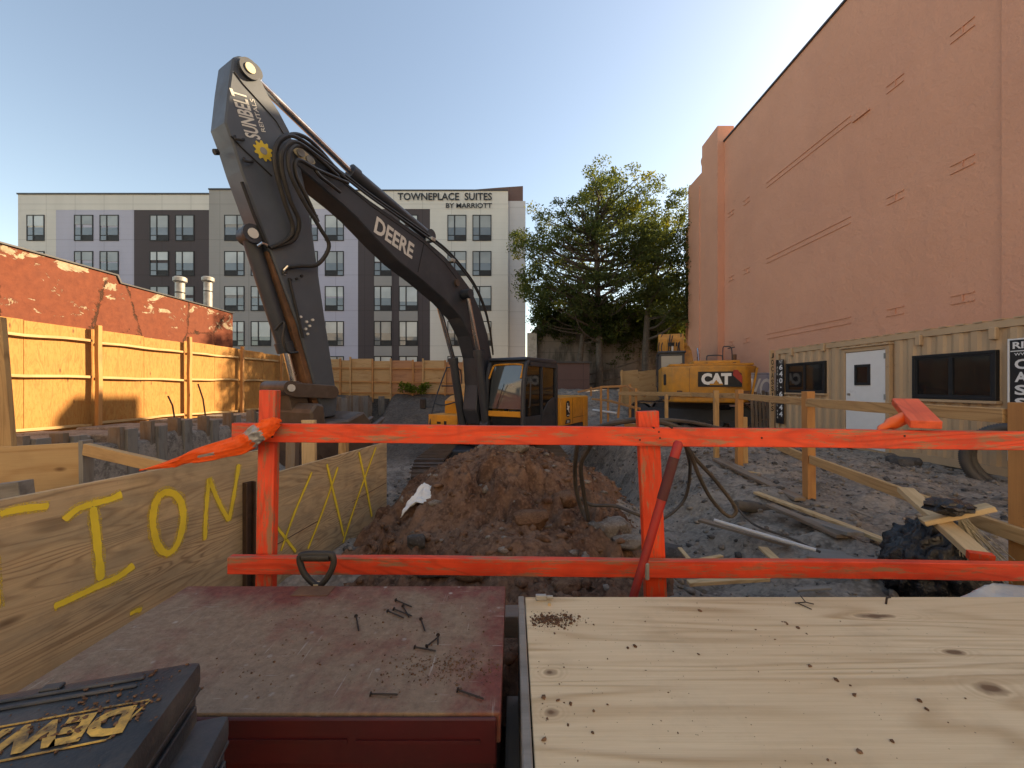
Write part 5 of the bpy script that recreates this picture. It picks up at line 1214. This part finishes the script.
# ------------------------------------------------------------------ red job box
BZ = .70
bx0, bx1, by0, by1 = -1.30, -.030, .955, 1.56
jb = thing('job_box', 'worn dark red steel job box with dusty scratched lid', 'tool box', ((bx0+bx1)/2, (by0+by1)/2, 0))
lid = MB(); 
lid.box((0, 0, -.075), (bx1-bx0, by1-by0, 0)); lo_o = lid.build('lid', M['job_top'], jb, Matrix.Translation((bx0, by0, BZ)), bevel=.004, seg=2)
MB().box((bx0+.01, by0-.012, BZ-.115), (bx1-.01, by0-.002, BZ-.006)).build('lid_skirt', M['job_side'], jb, bevel=.003)
MB().box((bx0+.015, by0+.015, .02), (bx1-.012, by1-.015, BZ-.077)).build('body', M['job_side'], jb, bevel=.006)
MB().box((bx0+.06, by0-.0165, BZ-.062), (bx0+.9, by0-.0125, BZ-.052)).box((bx0+.92, by0-.0165, BZ-.064), (bx1-.05, by0-.0125, BZ-.054)).build('lid_seam', M['job_side'], jb)
MB().box((bx0+.02, by0-.0, BZ-.22), (bx1-.02, by0+.012, BZ-.20)).build('body_crease', M['job_side'], jb, bevel=.003)
q = onZ(318, 592, BZ); mb = MB(); pp = [(q.x+.018*math.cos(k*.52)+.006*math.sin(k*.52), q.y+.011*math.sin(k*.52)) for k in range(12)]
mb.prism(pp, BZ+.001, BZ+.002, 'z').build('padlock_hole', M['black'], jb)
MB().box((q.x-.09, q.y-.03, BZ+.0005), (q.x+.05, by1-.004, BZ+.0022)).build('hasp_plate', M['rust'], jb)
# nails on the lid
def nail(px, py, px2, py2, lab):
    a = onZ(px, py, BZ+.005); b = onZ(px2, py2, BZ+.005); d = (b-a).normalized()
    t = MB().tube([a, b-d*.004, b], [.0024, .0024, .001], 6).tube([a-d*.002, a], [.006, .006], 8)
    o = t.build('nail', M['nail'], None, smooth=True); tag(o, lab, 'nail', 'nails scattered on the red lid')
for px, py, a, b, lab in ((356, 616, 359, 631, 'lone steel nail standing apart left of the nail cluster'), (396, 600, 412, 607, 'uppermost nail of the cluster on the red lid'), (388, 611, 404, 618, 'lower left nail in the nail cluster on the red lid'), (394, 609, 412, 616, 'nail crossing middle of the nail cluster'),
    (403, 606, 409, 617, 'steep nail in the nail cluster'), (421, 619, 425, 631, 'bent nail just below right of the cluster'), (415, 647, 436, 651, 'flat lying nail of the V shaped pair'), (427, 646, 437, 638, 'slanted nail of the V shaped pair'), (438, 635, 438, 645, 'short nail at top of the V shaped pair'),
    (371, 694, 398, 694.5, 'horizontal nail near front edge of the red lid'), (458, 690, 484, 699, 'nail near front right corner of the red lid')):
    nail(px, py, a, b, lab)
n = 420; cx_, cy_ = onZ(450, 668, BZ)[:2]
pts_ = np.stack([cx_+rng.normal(0, .09, n), cy_+rng.normal(0, .035, n), np.full(n, BZ+.001)], 1)
pts_ = np.concatenate([pts_, np.stack([rng.uniform(-.9, -.06, 260), rng.uniform(1.0, 1.5, 260), np.full(260, BZ+.001)], 1)]); k = (pts_[:, 0] < bx1-.01)*(pts_[:, 1] < by1-.01)*(pts_[:, 1] > by0+.01); pts_ = pts_[k]
o = rocks('lid_grit', pts_, .0012+.0030*rng.uniform(0, 1, len(pts_))**3, M['clod'], .6); tag(o, 'brown crumbs of soil scattered on the red lid', 'grit', kind='stuff')

# ------------------------------------------------------------------ plywood crate on the right
cr = thing('plywood_crate', 'large wooden crate with pale plywood top at bottom right', 'crate', (1.25, .87, 0))
PX0, PX1, PY0, PY1 = .046, 2.48, .26, 1.48
MB().box((0, 0, -.018), (PX1-PX0, PY1-PY0, 0)).build('top_sheet', M['ply_table'], cr, Matrix.Translation((PX0, PY0, BZ)), bevel=.002)
for a, b, c, d in ((PX0-.026, PY0, PX0-.004, PY1),): MB().box((a, b, .0), (c, d, BZ+.004)).build('side_sheet', M['lumber_grey'], cr, bevel=.003)
MB().box((PX0+.03, PY1-.03, 0), (PX1, PY1-.01, BZ-.02)).box((PX0+.03, PY0, 0), (PX0+.05, PY1-.03, BZ-.02)).build('frame_sheet', M['ply_wall'], cr)
q = onZ(541, 600, BZ); MB().box((q.x-.02, q.y-.008, BZ+.001), (q.x+.02, q.y+.008, BZ+.02)).tube([(q.x+.02, q.y, BZ+.011), (q.x+.045, q.y, BZ+.011)], .007, 8).build('hinge_pin', M['galv'], cr, bevel=.002)
n = 900
c1 = onZ(549, 620, BZ); w1 = rng.normal(0, 1, (n, 2))*np.array([.05, .018])+np.array(c1[:2])
c2 = rng.uniform(0, 1, (300, 2)); c2 = np.stack([.07+1.1*c2[:, 0]**1.7, .5+.95*c2[:, 1]], 1)
al = np.concatenate([w1, c2]); k = (al[:, 0] > PX0+.012)*(al[:, 1] < PY1-.006); al = al[k]
sz_ = .0011+.0055*rng.uniform(0, 1, len(al))**6
o = rocks('sheet_crumbs', np.stack([al[:, 0], al[:, 1], BZ+sz_*.3], 1), sz_, M['clod'], .7); tag(o, 'dark soil crumbs on the pale plywood top near its left corner', 'crumbs', kind='stuff')
for px, py, px2, py2, lab in ((886, 598, 889, 606, 'bent dark nail at back edge of the plywood crate top'),):
    a = onZ(px, py+6, BZ); nn_ = MB().tube([a, a+Vector((.003, 0, .022)), a+Vector((.016, 0, .026))], .0035, 6).build('bent_nail', M['nail'], None); tag(nn_, lab, 'nail')
def twig(px, py, lab, s_=1):
    a = onZ(px, py, BZ+.004); mb = MB()
    mb.tube([a, a+Vector((.03, -.012, .01))*s_, a+Vector((.06, -.01, .002))*s_], .0022, 5).tube([a+Vector((.03, -.012, .01))*s_, a+Vector((.035, .02, .016))*s_], .0018, 5).tube([a+Vector((.01, 0, 0)), a+Vector((.03, -.04, .0))*s_], .0018, 5)
    o = mb.build('twig', M['nail'], None); tag(o, lab, 'twig')
twig(795, 603, 'small dark twig at back edge of the plywood crate top')
tag(MB().box((.55, 1.0, 0), (.56, 1.01, .01)).build('splinter', M['lumber_pale'], None, Matrix.Translation(onZ(548, 606, BZ)-Vector((.55, 1.0, 0)))), 'tiny wood splinter on the plywood crate top corner', 'splinter')
# planks in the gap between boxes
o = board('plank', Vector((-.002, .3, .30)), Vector((.006, 1.5, .30)), .02, .06, M['lumber_grey'], None, up=(0, 0, 1)); tag(o, 'grey plank wedged in the gap between red box and crate', 'plank')
o = board('timber_block', Vector((-.06, 1.66, .50)), Vector((.10, 1.66, .50)), .09, .09, M['lumber_mud'], None); tag(o, 'muddy timber block behind the gap between box and crate', 'timber block')

# ------------------------------------------------------------------ hard cases bottom left
ud = Vector((.30, .086, 0)).normalized(); vd = Vector((-ud.y, ud.x, 0))
def case(name, corner, L, D, z0, z1, mat, lab):
    """corner = back right top corner"""
    Mx = Matrix.Identity(4)
    for i in range(3): Mx[i][0] = ud[i]; Mx[i][1] = vd[i]; Mx[i][3] = (corner-ud*L-vd*D)[i]
    Mx[2][3] = z0; t = thing(name, lab, 'tool case', (Mx.translation.x, Mx.translation.y, z0)); t.matrix_basis = Mx
    H = z1-z0; hm = H*.52
    a = MB().box((0.006, 0.006, 0), (L-.006, D-.006, hm-.004)).build('base', mat, t, Mx, bevel=.012, seg=2, smooth=True)
    b = MB().box((0, 0, hm), (L, D, H)).build('lid', mat, t, Mx, bevel=.014, seg=2, smooth=True)
    MB().box((.002, .002, hm-.006), (L-.002, D-.002, hm+.003)).build('rim', mat, t, Mx, bevel=.002)
    MB().box((L-.004, .03, .012), (L+.003, D-.03, hm-.014)).build('side_panel', mat, t, Mx, bevel=.002)
    return t, Mx, H, L, D, b
cA = onZ(203, 659, .95)
t1, M1, H1, L1, D1, lidA = case('tool_case', cA, .44, .34, .835, .95, M['case'], 'black hard tool case with big yellow logo, upper of the stack')
# raised rails on the lid
mb = MB()
for yy in (.285, .305): mb.box((.02, yy, H1-.001), (.36, yy+.008, H1+.004))
mb.box((.10, .315, H1-.001), (.13, .332, H1+.006)).box((.20, .315, H1-.001), (.23, .332, H1+.006)); mb.build('lid_ridge', M['case'], lidA, M1, bevel=.002)
# logo, reads upside down from the camera
lc = M1 @ Vector((.250, .205, H1+.001))
text('lettering', 'DEWALT', .30, .060, lc, -ud, -vd, M['case_yellow'], lidA, bold=.055, ext=.0015, shear=-.2)
MB().box((.045, .242, H1+.001), (.40, .2455, H1+.0018)).box((.045, .166, H1+.001), (.385, .1695, H1+.0018)).prism([(.385, .1695), (.389, .1695), (.404, .242), (.400, .242)], H1+.001, H1+.0018, 'z').build('logo_border', M['case_yellow'], lidA, M1)
lb = MB().box((L1+.0005, .015, .022), (L1+.002, .085, .046)).build('label_sticker', M['sticker_yellow'], t1, M1)
MB().box((L1+.002, .024, .029), (L1+.0028, .076, .031)).box((L1+.002, .024, .035), (L1+.0028, .07, .037)).build('small_print', M['black'], lb, M1)
cB = onZ(231, 713, .83)
case('tool_case', cB, .42, .34, .715, .832, M['case_grey'], 'dusty grey tool case underneath, lower of the stack')
st_ = MB().box((-1.15, .35, .0), (-.70, .72, .713)).build('saw_stand', M['ply_wall'], None); tag(st_, 'plywood stand hidden beneath the stacked tool cases', 'stand')
n = 60; pts_ = []
for _ in range(n):
    q = M1 @ Vector((random.uniform(.28, .42), random.uniform(.2, .33), H1+.002)); pts_.append(q[:])
for _ in range(200):
    q = M1 @ Vector((random.gauss(.33, .05), random.gauss(.225, .03), H1+.002)); pts_.append(q[:])
for _ in range(90):
    q = M1 @ Vector((random.uniform(.05, .42), random.uniform(.03, .33), H1+.002)); pts_.append(q[:])
o = rocks('case_grit', np.array(pts_), .001+.004*rng.uniform(0, 1, len(pts_))**3, M['clod'], .5); tag(o, 'bits of mud on the black tool case lid', 'grit', kind='stuff')

# ------------------------------------------------------------------ shovel with D grip behind the red box
sv = thing('shovel', 'shovel with black D grip leaning behind the red box', 'shovel', (-.9, 1.75, 0))
Yg = 1.66
D = [P(300, 556, Yg), P(306, 554, Yg), P(328, 554, Yg), P(333, 557, Yg), P(333, 566, Yg), P(327, 578, Yg), P(320, 585, Yg), P(313, 583, Yg), P(304, 573, Yg), P(300, 562, Yg), P(300, 556, Yg)]
MB().tube(spline(D, 5), .013, 10).tube([P(303, 557, Yg), P(330, 557, Yg)], .018, 12).build('grip', M['rubber'], sv, smooth=True)
MB().tube([P(317, 583, Yg), P(315, 640, Yg+.02), P(310, 900, Yg+.1)], .016, 10).build('shaft', M['lumber_pale'], sv, smooth=True)
mb = MB(); q = P(310, 900, Yg+.1); mb.prism([(q.x-.1, .45), (q.x+.1, .45), (q.x+.11, .15), (q.x, .02), (q.x-.11, .15)], q.y-.004, q.y+.004, 'y'); mb.build('blade', M['worn_steel'], sv)
# red bar
rb = thing('red_pry_bar', 'red steel bar with dark taped grip leaning on the rails', 'pry bar', P(633, 600, 1.7))
p0, p1 = P(679, 441, 1.745), P(625, 625, 1.73); d = (p1-p0)
MB().tube([p0, p0+d*.015, p0+d*.09], [.013, .021, .021], 14).build('cap', M['red'], rb, smooth=True)
MB().tube([p0+d*.09, p0+d*.32], .0225, 14).build('grip', M['red_dark'], rb, smooth=True)
MB().tube([p0+d*.32, p0+d*.86, p0+d*1.2], [.020, .018, .017], 14).build('shaft', M['red'], rb, smooth=True)
q = p0+d*.70; MB().box((q.x+.012, q.y-.02, q.z-.04), (q.x+.03, q.y-.008, q.z+.035)).build('clip', M['galv'], rb, bevel=.004)

# ------------------------------------------------------------------ cables and hoses
def cable(name, pts, r, lab, mat='hose_dusty', cat='hose'):
    o = MB().tube(spline([P(*p) for p in pts], 9), r, 8).build(name, M[mat], None, smooth=True); return tag(o, lab, cat)
cable('air_hose', [(585, 432, 2.3), (577, 448, 2.5), (575, 480, 2.8), (580, 505, 2.9), (588, 520, 2.85), (584, 495, 2.75), (581, 465, 2.55), (590, 446, 2.3), (596, 428, 2.0)], .015, 'dusty hose looped on the right flank of the soil heap')
cable('air_hose', [(580, 498, 3.0), (592, 505, 3.0), (615, 506, 3.0), (636, 514, 2.9), (660, 520, 3.1), (684, 500, 3.3), (690, 470, 3.0), (686, 446, 2.4)], .013, 'thin hose running from heap behind the orange middle post')
cable('air_hose', [(596, 428, 2.1), (615, 423, 2.0), (640, 420, 1.97), (668, 424, 2.0), (690, 434, 2.1), (705, 445, 2.3)], .014, 'dark hose draped over the middle orange post top')
cable('air_hose', [(640, 422, 1.97), (660, 420, 1.99), (690, 422, 2.1), (720, 428, 2.6)], .010, 'thin dark hose arching right above the top rail')
cable('power_cable', [(684, 442, 2.0), (695, 458, 2.15), (715, 480, 2.3), (732, 502, 2.4), (736, 512, 2.42), (728, 516, 2.42), (712, 500, 2.35), (700, 478, 2.2), (692, 458, 2.1), (684, 442, 2.0)], .011, 'dark cable hanging in a long loop right of the red bar', cat='cable')
cable('power_cable', [(737, 508, 3.6), (755, 525, 3.4), (790, 538, 3.2), (820, 552, 3.0)], .010, 'thin brown cable lying along the ground right of the loop', cat='cable')
# ------------------------------------------------------------------ orange board + bottle on the rail
o = board('lumber_offcut', P(926, 429, 1.80)+Vector((0, 0, .019)), P(905, 404, 2.12)+Vector((0, 0, .012)), .038, .105, M['board_orange'], None); tag(o, 'short orange sprayed board resting end-on on the top rail', 'board')
o = MB().tube(spline([P(876, 433, 1.92), P(884, 427, 1.93), P(898, 421, 1.94), P(906, 417, 1.95), P(911, 415, 1.96)], 4), [.010]*3+[.018]*3+[.030]*6+[.022]*2+[.012]*3, 14).build('plastic_bottle', M['orange_plastic'], None, smooth=True); tag(o, 'orange plastic bottle tucked against the board on the top rail', 'bottle')
# ------------------------------------------------------------------ drain pipe coil
mb = MB(); loops = []; cen = Vector((7.72, 5.95, .38)); fwd = Vector((cen.x, cen.y, 0)).normalized(); side = Vector((fwd.y, -fwd.x, 0))
for k in range(150):
    an = k/150*2*math.pi*2.6+1.2; rr_ = .50+.03*math.sin(an*.4); loops.append(cen+side*math.cos(an)*rr_+Vector((0, 0, 1))*math.sin(an)*rr_*.98-fwd*(.28-.28*k/150*1.6))
fine = spline(loops, 4); rad = [.080 if i % 2 else .066 for i in range(len(fine))]
o = mb.tube(fine, rad, 10).build('drain_pipe_coil', M['pipe'], None, smooth='all'); tag(o, 'coil of dark corrugated drain pipe leaning on the container', 'pipe coil')
# ------------------------------------------------------------------ boards, bag, sheet on the right
def loose(name, p, q, w_, t_, mat, lab, up=(0, 0, 1), cat='board', gnd=True):
    if gnd: p = Vector((p.x, p.y, max(p.z, gz(p.x, p.y)+w_/2+.02))); q = Vector((q.x, q.y, max(q.z, gz(q.x, q.y)+w_/2+.02)))
    o = board(name, p, q, w_, t_, M[mat], None, up=up, warp=.006); tag(o, lab, cat); return o
bgc = P(936, 555, 2.55)
bm = bmesh.new(); bmesh.ops.create_icosphere(bm, subdivisions=5, radius=1)
for v in bm.verts:
    p = v.co.copy(); qn = p+.35*Vector((noise.noise(p*2.1), noise.noise(p*2.1+Vector((5, 0, 0))), noise.noise(p*2.1+Vector((0, 7, 0))))); r_ = .95+.20*noise.noise(p*1.6)-.34*abs(noise.noise(Vector((qn.x*5.5, qn.y*5.5, qn.z*1.9))))-.15*abs(noise.noise(qn*8))
    tz = p.z; sx = .34*(1-.50*max(0, tz)) ; v.co = Vector((p.x*r_*sx, p.y*r_*.26, (p.z*r_)*.36))
me = bpy.data.meshes.new('rubbish_bag'); bm.to_mesh(me); bm.free(); me.materials.append(M['bag']); me.polygons.foreach_set('use_smooth', [True]*len(me.polygons))
o = bpy.data.objects.new('rubbish_bag', me); link(o, None, Matrix.Translation(bgc+Vector((0, 0, -.05)))); tag(o, 'black rubbish bag slumped under the crossed boards', 'rubbish bag')
mb = MB(); 
for k in range(1): pass
bm = bmesh.new(); bmesh.ops.create_icosphere(bm, subdivisions=3, radius=1)
for v in bm.verts:
    p = v.co.copy(); v.co = Vector((p.x*.12, p.y*.07, p.z*.045))*(1+.5*noise.noise(p*2.5))
me = bpy.data.meshes.new('work_glove'); bm.to_mesh(me); bm.free(); me.materials.append(M['bag'])
o = bpy.data.objects.new('crumpled_film', me); link(o, None, Matrix.Translation(P(950, 507, 2.25))); tag(o, 'crumpled scrap of black film on top of the crossed boards', 'plastic scrap')
loose('lumber_offcut', P(905, 490, 2.75), P(982, 558, 1.98), .038, .089, 'lumber_pale', 'pale board with painted end sloping to the mid rail over the bag')
ob_ = [k for k in COL.objects if k.name.startswith('lumber_offcut')][-1]; Lb = (P(982, 558, 1.98)-P(905, 490, 2.75)).length
MB().box((Lb-.03, -.046, -.0205), (Lb+.003, .046, .0205)).build('paint_end', M['rail_paint'], ob_, ob_.matrix_basis.copy())
loose('lumber_offcut', P(922, 522, 2.34), P(992, 507, 2.20), .03, .089, 'lumber_pale', 'rough pale board lying across the sloping board above the bag')
loose('long_board', P(756, 497, 4.6)+Vector((0, 0, 0)), P(906, 550, 2.95), .03, .07, 'lumber_pale', 'long thin pale board on the ground running toward the bag')
loose('long_board', P(716, 466, 6.4), P(800, 506, 4.3), .04, .12, 'lumber_mud', 'long muddy board lying behind the pale thin one')
loose('wide_board', P(812, 556, 3.15), P(900, 572, 2.75), .03, .26, 'lumber_grey', 'wide grey board beside the rubbish bag')
loose('wide_board', P(800, 522, 3.8), P(856, 552, 3.15), .03, .14, 'lumber_grey', 'narrower grey board under the long pale board')
loose('wide_board', P(688, 583, 2.5), P(768, 578, 2.5), .025, .05, 'lumber_pale', 'thin pale batten on the ground under the mid rail')
loose('long_board', P(700, 520, 4.0), P(790, 545, 3.3), .025, .08, 'lumber_mud', 'thin muddy board above the grey conduit')
loose('long_board', P(770, 505, 4.1), P(842, 545, 3.2), .03, .10, 'lumber_mud', 'dark board between the log and the wide grey boards')
for (a, b, c, d, lb) in ((700, 560, 722, 556, 'short wood chip on the dirt left of the grey conduit'), (850, 520, 872, 527, 'small stick on the dirt behind the long pale board'), (680, 548, 690, 560, 'brown splinter beside the red bar foot'), (870, 585, 888, 579, 'pale offcut between the rubbish bag and the mid rail'), (740, 478, 760, 481, 'small stick on the dirt right of the hanging cable'), (795, 590, 830, 588, 'thin slat just behind the back edge of the crate')):
    loose('wood_scrap', onZ(a, b, .14), onZ(c, d, .14), .014, .035, 'lumber_grey' if a % 20 else 'lumber_pale', lb, cat='wood scrap')
loose('wood_scrap', P(763, 548, 3.2), P(778, 562, 2.9), .02, .07, 'lumber_pale', 'small triangular wood scrap beside the grey conduit', cat='wood scrap')
o = MB().tube(spline([P(735, 508, 4.2)+Vector((0, 0, .03)), P(765, 509, 4.25), P(800, 511, 4.2)+Vector((0, 0, .02)), P(826, 516, 4.1)], 6), [.05+.03*abs(noise.noise(Vector((i*.4, 0, 0)))) for i in range(19)], 12).build('muddy_log', M['bark'], None, smooth=True); tag(o, 'muddy log lying across the ground left of the boards', 'log')
o = MB().tube([P(714, 526, 3.4)+Vector((0, 0, .05)), P(816, 557, 2.95)+Vector((0, 0, .05))], .016, 10).build('conduit', M['pvc'], None, smooth=True); tag(o, 'straight grey white conduit lying on the dirt', 'conduit')
# straw broom
mb = MB()
for k in range(70):
    a = P(962+random.uniform(-4, 4), 520+random.uniform(-6, 4), 2.35); b = a+Vector((random.uniform(.02, .22), random.uniform(-.1, .05), random.uniform(-.34, -.2))); mb.tube([a, b], .0025, 3)
o = mb.build('straw_bundle', M['straw'], None); tag(o, 'frayed bundle of pale straw right of the rubbish bag', 'straw')
# plastic sheet
g0 = [P(958, 600, 1.60), P(985, 588, 1.62), P(1000, 581, 1.65), P(1030, 586, 1.66), P(1080, 596, 1.66)]; g1 = [P(958, 602, 1.50), P(990, 600, 1.52), P(1010, 604, 1.52), P(1040, 612, 1.52), P(1090, 622, 1.52)]
a_, b_ = spline(g0, 7), spline(g1, 7); vv = []; N = len(a_)
for i in range(N):
    for j in range(9): t = j/8; vv.append(a_[i].lerp(b_[i], t)+Vector((0, 0, .012*math.sin(t*3.1+i*.3)+.006*noise.noise(Vector((i*.5, j, 0))))))
mb = MB(); mb.add(vv, [(i*9+j, (i+1)*9+j, (i+1)*9+j+1, i*9+j+1) for i in range(N-1) for j in range(8)]); o = mb.build('plastic_sheet', M['sheet'], None, smooth='all'); tag(o, 'milky plastic sheet draped over right back corner of the crate', 'plastic sheet')
o.modifiers.new('thick', 'SOLIDIFY').thickness = .002
# white rag on the soil heap
bm = bmesh.new(); bmesh.ops.create_grid(bm, x_segments=24, y_segments=16, size=1); rag = pray(425, 499)+Vector((0, -.08, .02))
for v in bm.verts:
    p = v.co.copy(); v.co = Vector((p.x*.17*(1-.25*p.y), p.y*.085, .05*noise.noise(p*1.7)+.035*noise.noise(p*4)+.03*p.x+.05*(1-p.x*p.x)+.05*p.y))
me = bpy.data.meshes.new('white_rag'); bm.to_mesh(me); bm.free(); me.materials.append(M['white']); me.polygons.foreach_set('use_smooth', [True]*len(me.polygons))
o = bpy.data.objects.new('white_rag', me); link(o, None, Matrix.Translation(rag) @ Matrix.Rotation(R(12), 4, 'Y').inverted()); o.modifiers.new('thick', 'SOLIDIFY').thickness = .006; tag(o, 'crumpled white rag on left flank of the soil heap', 'rag')
